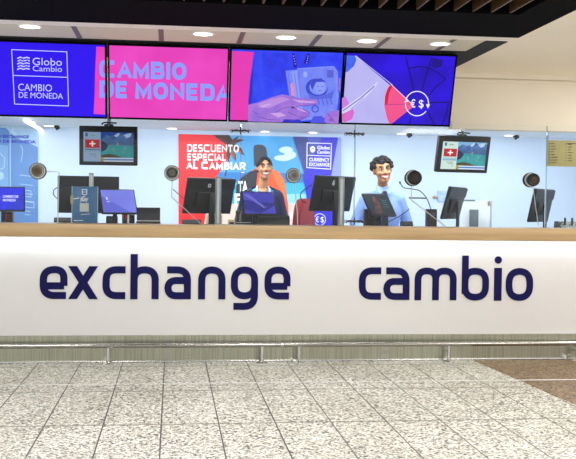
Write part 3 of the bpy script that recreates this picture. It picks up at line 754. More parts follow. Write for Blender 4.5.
c.poly([(338.8, 77), (340.4, 78), (340, 92), (338.2, 88)], SK); c.poly([(282, 121.7), (284, 118.8), (300, 119.4), (303, 122.4)], E('#2a2cc8')); c.poly([(310, 122.4), (313, 116), (322, 115.5), (325, 122.8)], E('#4a52e0'))
SKL = E('#c9a0e4')
for pts in ([(291, 98.6), (300, 100), (311, 100.8), (316, 101.6), (311, 102.6), (299, 102.2)], [(296, 107.2), (303, 109.8), (307, 112), (304, 111.8), (297, 109)], [(258, 106), (266, 103.6), (272, 103), (264, 107.4)], [(270, 113), (280, 112), (286, 115), (278, 117)]): c.poly(pts, SKL)
c.line([(296, 105.6), (306, 105.2), (316, 104)], .7, SKD); c.line([(303, 108.6), (309, 112), (308, 116)], .5, SKD); c.line([(290, 120.4), (303, 117.6), (307, 115.6)], .6, SKD); c.line([(258, 116), (268, 119), (280, 119.6)], .6, SKD); c.line([(252, 110), (258, 114)], .5, SKD)
c.line([(300, 68.4), (333, 66.4)], .5, NOTE2); c.line([(336, 75), (337, 103)], .6, NOTE2); c.ell(305, 74, 2.2, 3, E('#96a4fa'))
# screen 4
t, c, w, bz = scr[3]; bgfill(3, E('#2c08e4', 1, '#1e06a8', 3.))
c.poly([(345, 55.4), (355.6, 55.8), (412, 104), (414, 105.5), (388, 124.8), (341.6, 123.2)], E('#b4b0ee', 1, '#bcb8f2', 5.))
c.poly([(344.9, 55.4), (355, 55.8), (356.4, 60), (354, 66), (348, 71.6), (344.2, 72.6)], E('#3c58ee', 1, '#4a78f0', 14.))
c.poly([(390.8, 84), (411.5, 103.4), (414.5, 105.8), (390, 124.9), (387, 118), (384.3, 106), (385.2, 97), (388, 88)], E('#ee4a88', 1, '#f05a90', 4.))
c.poly([(390.8, 84), (392.6, 86), (389, 93), (387.4, 104), (384.6, 104.4), (385, 96), (387.4, 89)], E('#d81030'))
c.line([(384.6, 104.6), (411, 104)], .5, E('#a02a88')); c.line([(391, 84.4), (413, 105)], .8, E('#f0c0e0')); c.line([(356, 56), (392, 84.6)], .6, E('#d8d0ff'))
for pts in ([(405.5, 57), (409, 70), (413.8, 91)], [(432, 58), (427, 72), (421.5, 91)], [(408, 68.5), (418, 66.5), (429, 67.6)], [(429, 68), (438, 72.5), (445.6, 79)], [(445.4, 79.4), (436, 86.5), (429, 95)], [(430, 102.6), (449.5, 102)], [(428.4, 113), (434, 124), ], [(411, 117), (409, 124)], [(448, 104), (446.5, 114), (442, 124)]):
    c.line(pts, 1.1, E('#120463'))
c.poly([(433, 58), (443, 60), (441, 66.5), (436, 68), (431, 67)], E('#1a0684'))
WHT = E('#f4f0ff')
c.arc(416.8, 103.4, 11.6, 200, 372, .9, WHT, 22, 12.2); c.arc(416.8, 103.4, 11.6, 40, 178, .9, WHT, 18, 12.2)
c.poly([(406.6, 97.6), (404.2, 102.6), (408, 101.4)], WHT); c.poly([(425.8, 104), (429.8, 104.4), (427.6, 108.4)], WHT)
c.text('€', 410.4, 415.2, 99.6, 107.4, WHT, .01); c.text('$', 418.6, 423.4, 99.6, 107.4, WHT, .01)
c.poly([(341.8, 110), (346, 106), (352, 107), (354, 112), (352, 119), (344, 122), (341.8, 120)], E('#d86ac8', 1, '#c860c8', 12.)); c.poly([(341.9, 98), (345, 96), (349, 103), (346, 108), (341.8, 110)], E('#c87ae0'))
c.poly([(341.8, 109), (360, 96), (374, 84.4), (378, 81), (377, 84.4), (364, 99), (350, 110), (341.8, 114)], E('#d4d2f6')); c.line([(343, 110.4), (360, 98.4), (374, 86)], 1., E('#6a68b8')); c.line([(351, 108.4), (364, 97.6)], .6, E('#8c88d0'))
for t, c, w, bz in scr: c.build('display', t)

# ------------------------------------------------------------------ hanging televisions
def tv(pc, Y, wpx, hpx, rz, rx, label, tilted, cw, mir=0):
    P = at(pc[0], pc[1], Y); s_ = zc(P) / FPX; w = wpx * s_; h = hpx * s_
    t = thing('hanging_television', label, 'television', P, rz, 0, group='televisions hung behind the glass')
    L = Matrix.Rotation(rx, 4, 'X')
    MB(L).box((-w / 2, 0, -h / 2), (w / 2, .05, h / 2), .006).build('casing', BLK2, t)
    z1 = h / 2
    MB().box((-.04, .02, z1 - .03), (.04, .05, z1 + .02)).build('mount', DGREY, t)
    MB().cyl((0, .035, z1), (0, .035, ZS - P.z), .018).build('drop_pole', M('#7e8a84', .4), t)
    MB().tube([(-.06, .01, z1 + .015), (-.04, .02, z1 + .032), (.04, .02, z1 + .032), (.07, .01, z1 + .028)], .007).build('mount_arm', BLK2, t)
    return t, L, w, h
def tv_picture(t, L, w, h, night):
    c = Canvas(t, L, -.001)
    S = lambda u, v: ((u - .5) * w, (.5 - v) * h)
    Lp = lambda pts, m_: c.local([S(*p) for p in pts], m_)
    Q = lambda u0, v0, u1, v1, m_: Lp([(u0, v0), (u1, v0), (u1, v1), (u0, v1)], m_)
    k = .6 if night else 1.
    def cc(h_, h2=None, s_=14.): return E(h_, k, h2, s_)
    Q(.075, .155, .935, .905, cc('#3f74b0'))
    Q(.38, .155, .935, .3, cc('#7fb2dc') if not night else cc('#2a4ea8'))
    Lp([(.38, .3), (.46, .22), (.55, .26), (.63, .2), (.72, .17), (.8, .24), (.88, .17), (.935, .22), (.935, .46), (.38, .44)], cc('#5a7fb8', '#34568e', 18.))
    for pts in ([(.6, .24), (.66, .18), (.7, .17), (.68, .24), (.64, .28)], [(.76, .22), (.84, .18), (.9, .17), (.88, .26), (.82, .3)]): Lp(pts, cc('#b9cfe8'))
    Lp([(.38, .40), (.5, .36), (.62, .42), (.75, .38), (.935, .34), (.935, .56), (.38, .52)], cc('#35578a', '#4a6f98', 20.))
    Lp([(.38, .56), (.52, .47), (.935, .5), (.935, .8), (.38, .8)], cc('#2f8f96', '#3aa6a6', 10.))
    Lp([(.38, .36), (.43, .4), (.5, .5), (.46, .6), (.38, .66)], cc('#2a2c4c'))
    Lp([(.38, .74), (.5, .7), (.62, .73), (.72, .78), (.72, .82), (.38, .82)], cc('#4a4a2c'))
    for u, v in ((.66, .42), (.65, .45), (.58, .56), (.6, .62), (.75, .64), (.78, .55)): Q(u, v, u + .014, v + .035, cc('#d89a8a'))
    Q(.42, .8, .935, .9, cc('#dfe8f4')); Q(.42, .83, .935, .87, cc('#4a86c8')); Q(.37, .79, .42, .9, cc('#b09a2c'))
    pan = cc('#cfe4da') if not night else cc('#9cb8d8')
    Q(.075, .155, .37, .905, pan); Q(.1, .62, .36, .67, cc('#8fb4cc')); Q(.1, .58, .36, .62, cc('#a9cfd8') if not night else cc('#6c7c94'))
    Q(.11, .18, .15, .27, cc('#3a6a9c')); Q(.2, .22, .28, .25, cc('#8ab48a'))
    Q(.105, .345, .355, .56, cc('#c01828')); Q(.217, .385, .243, .52, cc('#ffffff')); Q(.178, .437, .282, .468, cc('#ffffff'))
    for v in (.7, .74, .8): Q(.17 + (v - .7), v, .3, v + .018, cc('#7a9a8a'))
    c.build('display', t)
t, L, w, h = tv((108.3, 145.8), 8.6, 57.6, 39.2, R(-3), R(4), 'hanging television with red flag picture above the acrylic sign', 0, 0); tv_picture(t, L, w, h, True)
t, L, w, h = tv((463.6, 154.6), 8.6, 57, 36.8, R(10), R(12), 'hanging television with red flag picture right of the man', 0, 0); tv_picture(t, L, w, h, False)

# ------------------------------------------------------------------ counter equipment
def base_of(P): return Vector((P.x, P.y, ZD))
def customer_display(px, py, Y, w, h, yaw, tilt, label, art, stand=0.):
    P = at(px, py, Y); t = thing('customer_display', label, 'display', base_of(P), yaw, group='small displays facing the customer')
    zc_ = P.z - ZD
    L = Matrix.Translation((0, 0, zc_)) @ Matrix.Rotation(tilt, 4, 'X')
    MB(L).box((-w / 2, 0, -h / 2), (w / 2, .022, h / 2), .006).build('casing', BLK2, t)
    c = Canvas(t, L, -.0008); bz = .013
    c.local([(-w / 2 + bz, -h / 2 + bz), (w / 2 - bz, -h / 2 + bz), (w / 2 - bz, h / 2 - bz), (-w / 2 + bz, h / 2 - bz)], art[0])
    art[1](c, w, h)
    c.build('display', t)
    MB().tube([(0, .03, zc_ - .02), (0, .075, zc_ - .09), (0, .08, .02)], .02, 12).build('stand', BLK, t)
    MB().lathe([(.09, 0), (.09, .012), (.03, .022)], (0, .07, 0), 'z').build('base', BLK, t)
    return t
def art1(c, w, h):
    c.local([(-w * .45, -h * .4), (-w * .3, -h * .4), (-w * .12, 0), (-w * .2, h * .3), (-w * .45, h * .42)], E('#2030a8'))
    c.local([(-w * .2, -h * .3), (-w * .12, -h * .3), (-w * .08, .0), (-w * .1, h * .18), (-w * .18, h * .1)], E('#c8d4f0'))
    c.local([(w * .05, -h * .44), (w * .46, -h * .44), (w * .46, h * .3), (w * .25, -h * .1)], E('#2a3ccc'))
    for i, (s_, z) in enumerate((('CAMBIO DE', .04), ('MONEDA', -.11))):
        V, Fc = text_mesh(s_, .03); mxv = max(v[0] for v in V)
        c.raw([(-w * .02 + v[0] / mxv * w * .36 * (1 if i == 0 else .85), h * z + v[1] * h * .14) for v in V], Fc, E('#dfe4ff'))
def art2(c, w, h):
    c.local([(-w * .46, -h * .44), (w * .3, -h * .44), (-w * .46, h * .2)], E('#5c64cc')); c.local([(-w * .34, h * .05), (-w * .3, h * .05), (-w * .3, h * .16), (-w * .34, h * .16)], E('#d8dcff')); c.local([(-w * .33, -.01), (-w * .25, -.01), (-w * .25, .0), (-w * .33, .0)], E('#b8c0f8'))
def art2b(c, w, h):
    c.local([(-w * .46, -h * .3), (w * .0, -h * .44), (w * .46, -h * .1), (w * .46, h * .0), (-w * .46, h * .1)], E('#2a2a86')); c.local([(-w * .45, h * .35), (w * .1, -h * .2), (w * .2, -h * .2), (-w * .3, h * .38)], E('#6a66c4'))
    c.local([(-w * .05, h * .1), (w * .0, h * .2), (.0, -h * .0)], E('#2e3092'))
def art4(c, w, h):
    c.local([(-w * .3, -h * .4), (-w * .05, -h * .4), (.02 * w, -h * .1), (-w * .02, h * .25), (-w * .12, h * .38), (-w * .2, h * .3), (-w * .22, 0)], E('#8a5a4e', .7, '#4a3038', 20.))
    for z in (.2, .1, 0, -.1): c.local([(w * .12, h * z), (w * .34, h * z), (w * .34, h * (z - .03)), (w * .12, h * (z - .03))], E('#5a8a8a', .7))
customer_display(3.6, 198.6, 8.45, .36, .225, R(10), R(-18), 'small blue customer display at the left end of the counter', (E('#2c34e2'), art1))
d2 = customer_display(118.6, 201.3, 8.45, .335, .235, R(26), R(-22), 'small lavender customer display beside the receipt printer', (E('#6f76dc', 1, '#7d86e8', 4.), art2))
customer_display(259.2, 203, 8.42, .325, .225, R(20), R(-20), 'small violet customer display in front of the woman', (E('#3c3aa8', 1, '#4a48bc', 4.), art2b))
customer_display(379.8, 204.5, 8.42, .325, .24, R(34), R(-32), 'small dark picture customer display in front of the man', (E('#22323c', .8), art4))

def monitor(px, py, Y, w, h, yaw, tilt, label, extra=None):
    P = at(px, py, Y); t = thing('staff_monitor', label, 'monitor', base_of(P), yaw, group='monitors facing the staff, seen from behind')
    z = P.z - ZD; L = Matrix.Translation((0, 0, z)) @ Matrix.Rotation(tilt, 4, 'X')
    body = MB(L).box((-w / 2, -.012, -h / 2), (w / 2, .012, h / 2), .008)
    body.prism([(-w * .49, h * .48), (w * .49, h * .48), (w * .49, h * .2), (-w * .49, h * .2)], -.02, -.01)
    body.build('casing', CHAR, t)
    MB(L).box((-w * .3, -.034, -h * .28), (w * .3, -.012, h * .12), .012).build('rear_housing', M('#0f1214', .5), t)
    MB(L).box((-w / 2 + .012, .0122, -h / 2 + .012), (w / 2 - .012, .0135, h / 2 - .012)).build('display', E('#b8c8e0', .5), t, smooth=False)
    MB().box((-.03, -.05, .02), (.03, -.03, z + .02), .006).build('stand', BLK, t)
    MB().box((-.12, -.12, 0), (.12, .08, .018), .006).build('base', BLK, t)
    c = Canvas(t, L, -.0216); V, Fc = text_mesh('6' if extra == '6' else 'o', .02)
    if extra: c.raw([(-w * .09 + v[0] * .07, h * .25 + v[1] * .07) for v in V], Fc, M('#d4dade', .4)); c.build('emblem', t)
    return t
monitor(88.5, 194.6, 8.75, .545, .335, R(7), R(4), 'wide dark monitor back behind the acrylic sign')
monitor(209.2, 195.8, 8.7, .53, .335, R(33), R(14), 'dark monitor back in front of the red poster', 'o')
monitor(332.4, 193.6, 8.7, .53, .335, R(36), R(13), 'dark monitor back with numeral, between woman and man', '6')
monitor(453.8, 203, 8.65, .53, .31, R(56), R(15), 'tilted dark monitor seen nearly edge on below the second television')
monitor(541, 205.5, 8.65, .53, .32, R(49), R(12), 'last dark monitor back, near the right end of the counter')

def post(px, y0, Y, label, r=.03):
    P = at(px, y0, Y); t = thing('support_post', label, 'post', base_of(P), group='round grey posts on the work desk')
    h = P.z - ZD
    MB().cyl((0, 0, .01), (0, 0, h - .014), r, seg=24).build('tube', GREYPOST, t)
    MB().lathe([(r, h - .014), (r * 1.04, h - .012), (r * 1.04, h - .002), (r * .9, h)], (0, 0, 0), 'z').build('end_cap', M('#8d9a93', .4), t)
    MB().lathe([(.06, 0), (.06, .01), (r, .02)], (0, 0, 0), 'z').build('base', DGREY, t)
post(91.4, 173, 8.52, 'grey round post rising behind the acrylic sign', .02)
post(218.4, 176.3, 8.48, 'grey round post in front of the monitor by the red poster', .027)
post(341.6, 177.5, 8.5, 'grey round post in front of the numbered monitor', .027)

# acrylic sign
P0 = at(85, 225, 8.38); zs = ZD
ac = thing('counter_sign', 'blue acrylic counter sign with small white payment symbols', 'sign', (P0.x, 8.38, ZD), R(2))
c = Canvas(ac, y=-.0022)
qa = c.pt((72.3, 186.3)); qb = c.pt((97.7, 186.8))
MB().box((qa[0], -.002, .01), (qb[0], .003, qa[1]), .001).build('panel', M('#2f6da0', .35, 0, .08, 6.), ac)
MB().box((qa[0] - .01, -.04, 0), (qb[0] + .01, .05, .012), .003).build('foot', M('#9ec4d8', .2), ac)
b = MB()
for x_ in (qa[0] - .004, qb[0]): b.box((x_, -.003, .01), (x_ + .004, .004, qa[1] + .002))
b.build('edge', M('#cfe4ee', .2), ac)
wq = M('#e8f0f4', .5)
c.line([(82.2, 189.5), (86.8, 189.5), (86.8, 194), (85, 195), (82.2, 194)], .9, wq, True); c.line([(83, 192), (86, 192)], .7, wq)
c.arc(83.8, 198.8, 2.2, 0, 300, .8, wq, 12); c.text('pay', 80.5, 88.4, 196.2, 201, wq, .01); c.line([(71.6, 199.2), (79, 198)], 1., wq)
c.rect(79.8, 203.2, 88.8, 211.6, M('#cfd2cc', .6)); c.line([(81, 214.6), (90, 214)], .5, wq)
c.line([(74, 220.6), (83, 220.4)], .8, wq)
c.build('print')
MB().box((qa[0] - .015, -.01, qa[1] - .15), (qa[0] + .012, -.004, qa[1] - .08), .003).build('clip', M('#a8b48a', .5), ac)

def receipt_printer(px, pyt, pyb_vis, Y, w, d, label, yaw=0., top=None):
    P = at(px, pyt, Y); t = thing('receipt_printer', label, 'printer', base_of(P), yaw, group='black printers on the work desk'); h = P.z - ZD
    MB().box((-w / 2, -d / 2, 0), (w / 2, d / 2, h * .62), .008).build('body', BLK2, t)
    MB().prism([(-d / 2 + .004, h * .64), (d / 2, h * .64), (d / 2, h), (-d / 2 + .03, h), (-d / 2 + .004, h * .86)], -w / 2 + .006, w / 2 - .004, 'x').build('lid', BLK, t)
    MB().box((-w * .42, -d / 2 - .003, h * .618), (w * .44, d / 2 - .01, h * .645)).build('paper_slot', M('#c8ccd0', .4), t)
    MB().box((-w * .1, -d / 2 - .002, h * .5), (w * .14, -d / 2 + .004, h * .56)).build('badge', M('#b8b8b0', .3, .8), t)
    return t
receipt_printer(148.6, 207.5, 0, 8.45, .21, .18, 'black receipt printer right of the lavender display')
receipt_printer(271, 215.4, 0, 8.66, .34, .14, 'wide black printer under the violet display')
receipt_printer(191.5, 219.6, 0, 8.4, .18, .14, 'low black box beneath the monitor by the red poster')
receipt_printer(243.5, 210.5, 0, 8.72, .15, .12, 'tall black printer between monitor and violet display')
receipt_printer(406.5, 221.3, 0, 8.42, .105, .12, 'small black card printer in front of the man')
receipt_printer(62.5, 217.5, 0, 8.5, .15, .12, 'low dark box under the wide monitor')

def stand_box(px, pyt, Y, w, d, label, name='docking_stand', cat='stand', mats=(BLK, DGREY)):
    P = at(px, pyt, Y); t = thing(name, label, cat, base_of(P)); h = P.z - ZD
    MB().box((-w / 2, -d / 2, 0), (w / 2, d / 2, h), .008).build('body', mats[0], t)
    MB().box((-w * .32, -d / 2 - .004, h * .72), (w * .32, -d / 2 + .002, h * .9), .002).build('face_plate', mats[1], t)
    MB().box((-w * .6, -d * .6, 0), (w * .6, d * .6, .012), .004).build('foot', mats[0], t)
    return t
stand_box(372.4, 209, 8.62, .15, .1, 'black docking stand behind the dark picture display')
stand_box(431.2, 209, 8.55, .09, .09, 'black upright microphone stand right of the man', 'microphone_stand', 'stand')
stand_box(129, 214.6, 8.68, .1, .08, 'dark docking stand below the lavender display')
stand_box(112, 216, 8.66, .1, .08, 'black cable box left below the lavender display', 'cable_box', 'box')
stand_box(7.5, 211.5, 8.68, .1, .08, 'dark box with reddish front under the leftmost display', 'cash_box', 'box', (M('#2a1c20', .5), M('#6a2024', .5)))
stand_box(214, 214.6, 8.9, .15, .08, 'cream paper tray beneath the monitor by the red poster', 'paper_tray', 'tray', (M('#cdb990', .6), BLK))
stand_box(231.5, 219.5, 8.5, .06, .06, 'cream card box beside the violet display', 'card_box', 'box', (M('#d8c8a4', .6), BLK))
# gooseneck on the microphone stand
P = at(431, 209, 8.55)
g = [at(a, b_, 8.5) for a, b_ in ((400, 182.5), (403.5, 187.5), (411, 188.8), (420, 191), (427, 199), (431, 209.5))]
gm = thing('gooseneck_microphone', 'curved black gooseneck microphone rising from its stand', 'microphone', g[-1])
MB().tube([q - g[-1] for q in g], .0045, 10).build('gooseneck', BLK2, gm); MB().ball(g[0] - g[-1], (.009, .009, .014)).build('microphone_tip', BLK2, gm)
p0 = at(409, 197.3, 8.5); p1 = at(427, 198.4, 8.5)
MB().box((p0.x - g[-1].x, -.006, p1.z - g[-1].z - .004), (p1.x - g[-1].x, .006, p0.z - g[-1].z + .0)).build('side_arm', BLK2, gm)
# red button
rbp = at(124.6, 216.4, 8.47)
t = thing('alarm_button', 'small red button below the lavender display', 'button', base_of(rbp))
hh = rbp.z - ZD
MB().box((-.022, 0, 0), (.022, .04, hh + .03), .004).build('housing', BLK, t); MB().lathe([(.016, .0), (.016, -.012), (.009, -.018)], (0, 0, hh), 'y').build('push_cap', M('#e01a30', .35), t)
MB().box((.024, .0, 0), (.04, .02, hh + .02)).build('side_tag', WHITE, t)

# white desk partition
P = at(478, 200.5, 8.95); PB = at(491.7, 200.6, 8.95); PA = at(463, 199.6, 8.95)
t = thing('desk_partition', 'white desk partition with grey slot right of the tilted monitor', 'partition', (P.x, 8.95, 0))
MB().box((PA.x - P.x, 0, 0), (PB.x - P.x, .03, P.z), .003).build('panel', M('#d6e2ee', .5, 0, .02), t)
MB().box((PB.x - P.x - .012, -.004, 0), (PB.x - P.x + .004, .034, P.z), .002).build('edge_strip', M('#a4b4bc', .4), t)
s0 = at(469.6, 209.5, 8.945); s1 = at(477.8, 232, 8.945)
MB().box((s0.x - P.x, -.02, s1.z - .1), (s1.x - P.x, .0, s0.z), .003).build('slot', M('#5e6c78', .4), t)
g0 = at(489, 203.3, 8.945); MB().box((g0.x - P.x - .008, -.006, g0.z - .022), (g0.x - P.x + .008, 0, g0.z + .022), .002).build('hinge', M('#b59a5a', .4, .6), t)
MB().box((PA.x - P.x, -.003, P.z - .004), (PA.x - P.x + .12, .0, P.z + .006)).build('top_rail', M('#5b6670', .4), t)
# papers pinned behind
pp = at(443, 195, YW - .02)
ob = MB().box((-.06, .0, -.08), (.05, .02, .05), .002).build('notice_sheet', [M('#a8c4ec', .6, 0, .25, 25.)], loc=pp); tag(ob, 'pale blue notice on the back wall left of the tilted monitor', 'notice')
ob = MB().ball((0, 0, 0), (.022, .018, .018)).ball((.03, 0, -.005), (.012, .012, .012)).build('wall_hook', M('#b09a70', .5), loc=at(434.4, 197, YW - .016)); tag(ob, 'small tan hook on the back wall beside the pale notice', 'hook')
t0 = at(400, 153, YW - .008)
# cash counting machine
P = at(568, 221.5, 8.55)
t = thing('cash_counter', 'dark cash counting machine cut off at the right end', 'machine', base_of(P)); h = P.z - ZD
MB().box((-.11, -.1, 0), (.14, .1, h * .7), .01).build('body', CHAR, t); MB().prism([(-.1, h * .7), (.1, h * .7), (.08, h), (-.02, h)], -.1, .12, 'x').build('hopper', M('#4a5450', .45), t)
for q in (-.05, .02, .09): MB().cyl((q, -.05, h * .7), (q, -.05, h + .035), .01).build('roller', M('#2e332f', .5), t)
# red chair
P = at(304, 198.5, 9.35)
t = thing('office_chair', 'maroon office chair partly hidden behind the numbered monitor', 'chair', (P.x, P.y, 0), R(62)); ht = P.z
MARO = M('#8c1424', .7, 0, .1, 40., bump=.3)
pts = []
for k in range(40):
    a = 2 * math.pi * k / 40; sx = .24 * abs(math.cos(a)) ** .7 * (1 if math.cos(a) > 0 else -1); sz = .28 * abs(math.sin(a)) ** .75 * (1 if math.sin(a) > 0 else -1)
    pts.append((sx * (1 - .12 * sz / .28), ht - .28 + sz))
b = MB(); b.prism(pts, -.03, .03); b.prism([(x_ * .92, (z_ - ht + .28) * .92 + ht - .28) for x_, z_ in pts], -.042, -.03); b.build('backrest', MARO, t)
MB().box((-.24, -.5, .44), (.24, -.03, .53), .035, 3).build('seat', MARO, t); MB().cyl((0, -.26, .1), (0, -.26, .44), .028).build('gas_stem', BLK, t); MB().tube([(0, -.2, .43), (0, .05, .45), (0, .05, ht - .3)], .018).build('back_support', BLK, t)
for k in range(5):
    a = k * 2 * math.pi / 5; q = (math.cos(a) * .28, -.26 + math.sin(a) * .28, .07)
    l = MB().tube([(0, -.26, .11), q], (.024, .016), smooth=False).build('leg', BLK, t); MB().ball((q[0], q[1], .03), .03).build('caster', BLK2, l)

# ------------------------------------------------------------------ people
def capsule(mb, p, q, r0, r1, n=5):
    p = Vector(p); q = Vector(q)
    mb.cyl(p, q, r0, r1, 14); mb.ball(p, r0, 2); mb.ball(q, r1, 2)
def union(mb, vox, smooth=4, fac=.5):
    ob = mb.build('temp', WHITE, smooth=False)
    md = ob.modifiers.new('r', 'REMESH'); md.mode = 'VOXEL'; md.voxel_size = vox
    ms = ob.modifiers.new('s', 'SMOOTH'); ms.iterations = smooth; ms.factor = fac
    dg = bpy.context.evaluated_depsgraph_get(); dg.update()
    me = bpy.data.meshes.new_from_object(ob.evaluated_get(dg))
    old = ob.data; bpy.data.objects.remove(ob); bpy.data.meshes.remove(old); return me
def hand(mb, wrist, fwd, side, sgn):
    w = Vector(wrist); f = Vector(fwd).normalized(); s_ = Vector(side).normalized()
    up = f.cross(s_).normalized(); up = up if up.z > 0 else -up
    pc = w + f * .05
    mb.ball(pc, (.04, .048, .016), 2, rot=Matrix((s_, f, up)).transposed().to_4x4())
    capsule(mb, w, pc, .027, .024)
    for k, ln in enumerate((.070, .080, .075, .058)):
        o = (k - 1.5) * .021; k0 = pc + f * .034 + s_ * o; k1 = k0 + f * ln * .52 + up * .012; k2 = k1 + f * ln * .48 - up * .022
        capsule(mb, k0, k1, .0092, .0085); capsule(mb, k1, k2, .0085, .0072)
    th = pc - f * .02 - s_ * sgn * .034; t1 = th - s_ * sgn * .022 + f * .035; t2 = t1 + f * .03 - s_ * sgn * .004 - up * .006
    capsule(mb, th, t1, .013, .011); capsule(mb, t1, t2, .011, .0085)

def person(cfg):
    """standing figure facing the glass (-y); heights in metres from the floor"""
    t = thing('person', cfg['label'], 'person', cfg['loc'], cfg.get('rz', 0), group='staff behind the counter')
    ez = cfg['eye']; sh = cfg['sh']; hw = cfg['hw']; H = Matrix.Translation((cfg.get('hx', 0), cfg.get('hy', 0), ez)) @ Matrix.Rotation(cfg.get('tilt', 0), 4, 'Y') @ Matrix.Rotation(cfg.get('turn', 0), 4, 'Z') @ Matrix.Scale(cfg.get('hs', 1), 4)
    fw = cfg.get('fw', 1.)
    b = MB()
    hb = MB(H)
    hb.ball((0, .012, .004), (.078 * fw, .092, .086)); hb.ball((0, -.022, -.035), (.066 * fw, .066, .072)); hb.ball((0, -.052, -.102), (.034 * fw, .034, .028)); hb.ball((0, -.02, -.082), (.056 * fw, .055, .042))
    for s_ in (-1, 1):
        hb.ball((s_ * .038 * fw, -.062, -.034), (.024, .022, .022)); hb.ball((s_ * .077 * fw, .012, -.014), (.010, .02, .031), rot=Matrix.Rotation(s_ * .25, 4, 'Z'))
        hb.ball((s_ * .03, -.075, .022), (.024, .014, .010))
    hb.cyl((0, -.076, .005), (0, -.098, -.034), .009, .013, 12); hb.ball((0, -.097, -.036), (.013, .013, .011))
    for s_ in (-1, 1): hb.ball((s_ * .012, -.088, -.04), (.009, .010, .008))
    # eye hollows are left by the brow and cheeks
    b._merge(hb.bm, None)
    nk = H @ Vector((0, .02, -.07))
    capsule(b, nk, (0, .03, sh + .0), .044 * cfg.get('nk', 1), .054 * cfg.get('nk', 1))
    bw = hw - .045
    for s_ in (-1, 1): capsule(b, (0, .03, sh - .01), (s_ * bw, .03, sh - .065), .045, .045)
    b.ball((0, .03, sh - .2), (hw * .86, .105, .24)); b.ball((0, .03, sh - .47), (hw * .8, .1, .2))
    for s_ in (-1, 1):
        capsule(b, (s_ * .09, .03, .9), (s_ * .1, .03, .5), .085, .055); capsule(b, (s_ * .1, .03, .5), (s_ * .1, .05, .08), .055, .036)
        b.ball((s_ * .1, -.02, .045), (.042, .11, .04))
        S = Vector((s_ * bw, .03, sh - .065)); El = Vector((s_ * (hw + cfg.get('ew', .055)), .06, sh - .31)); Wr = Vector(cfg['wr'][0 if s_ < 0 else 1])
        capsule(b, S, El, .046, .038); capsule(b, El, Wr, .036, .025)
        f = (Wr - El).normalized(); f = Vector((f.x * .6, f.y, -.12)); hand(b, Wr, f, Vector((-f.y, f.x, 0)) * (1 if s_ < 0 else 1), -s_ if True else s_)
    me = union(b, .0062, 5)
    ob = bpy.data.objects.new('body', me); C.objects.link(ob); ob.parent = t
    me.materials.clear()
    skin = M(cfg['skin'], .5, 0, .05, 30.); mats = [skin, M('#f6f4f0', .3), M('#1a0f0c', .3), M(cfg['lip'], .4), M('#e9e4da', .3), M(cfg['brow'], .7)]
    for mm in mats: me.materials.append(mm)
    bm = bmesh.new(); bm.from_mesh(me)
    def isl(mb, idx):
        tmp = mb.bm
        for f in tmp.faces: f.material_index = idx
        mp = {v: bm.verts.new(v.co) for v in tmp.verts}
        for f in tmp.faces:
            nf = bm.faces.new([mp[v] for v in f.verts]); nf.material_index = idx
        tmp.free()
    for s_ in (-1, 1):
        isl(MB(H).ball((s_ * .031, -.0800, .001), (.0135, .009, .0055)), 1); isl(MB(H).ball((s_ * .031, -.0862, .0012), (.0074, .0045, .0060)), 2)
        isl(MB(H).tube([(s_ * .012, -.092, .022), (s_ * .03, -.093, .028), (s_ * .052, -.079, .021)], (.0042, .003), 8), 5)
        isl(MB(H).tube([(s_ * .016, -.088, .006), (s_ * .031, -.0905, .0105), (s_ * .049, -.081, .004)], .0018, 6), 5)
    def arcp(w, z0, lift, y0, n=9): return [((u / (n - 1) * 2 - 1) * w, y0 + .028 * abs(u / (n - 1) * 2 - 1) ** 2, z0 + lift * (u / (n - 1) * 2 - 1) ** 2) for u in range(n)]
    isl(MB(H).tube(arcp(.031, -.069, .013, -.092), .0058, 8), 4); isl(MB(H).tube(arcp(.027, -.0755, .016, -.0905), .0048, 8), 4)
    isl(MB(H).tube(arcp(.038, -.0595, .008, -.0925), .0036, 8), 3); isl(MB(H).tube(arcp(.034, -.083, .024, -.0900), .0048, 8), 3)
    bm.to_mesh(me); bm.free(); me.polygons.foreach_set('use_smooth', [True] * len(me.polygons))
    return t, H, ob
def finish(me, name, mat, parent, solid=0.):
    ob = bpy.data.objects.new(name, me); C.objects.link(ob); ob.parent = parent; me.materials.clear(); me.materials.append(mat)
    me.polygons.foreach_set('use_smooth', [True] * len(me.polygons))
    if solid:
        s_ = ob.modifiers.new('thickness', 'SOLIDIFY'); s_.thickness = solid; s_.offset = 1
    return ob
def cut(me, test):
    bm = bmesh.new(); bm.from_mesh(me)
    bmesh.ops.delete(bm, geom=[f for f in bm.faces if test(f.calc_center_median())], context='FACES'); bm.to_mesh(me); bm.free(); return me
def garment(cfg, g, sleeves=True, hem=.88):
    b = MB(); sh = cfg['sh']; hw = cfg['hw']; bw = hw - .045
    [capsule(b, (0, .03, sh - .012), (s_ * bw, .03, sh - .07), .05 + g, .052 + g) for s_ in (-1, 1)]
    b.ball((0, .03, sh - .2), (hw * .88 + g, .11 + g, .25)); b.ball((0, .03, sh - .47), (hw * .84 + g, .108 + g, .22))
    capsule(b, (0, .035, sh + .0), (0, .03, sh + .03), .06 + g, .055 + g)
    if sleeves:
        for s_ in (-1, 1):
            S = Vector((s_ * bw, .03, sh - .07)); El = Vector((s_ * (hw + cfg.get('ew', .055)), .06, sh - .31)); Wr = Vector(cfg['wr'][0 if s_ < 0 else 1])
            capsule(b, S, El, .056 + g, .047 + g); capsule(b, El, Wr + (El - Wr).normalized() * .02, .046 + g, .034 + g)
    return b
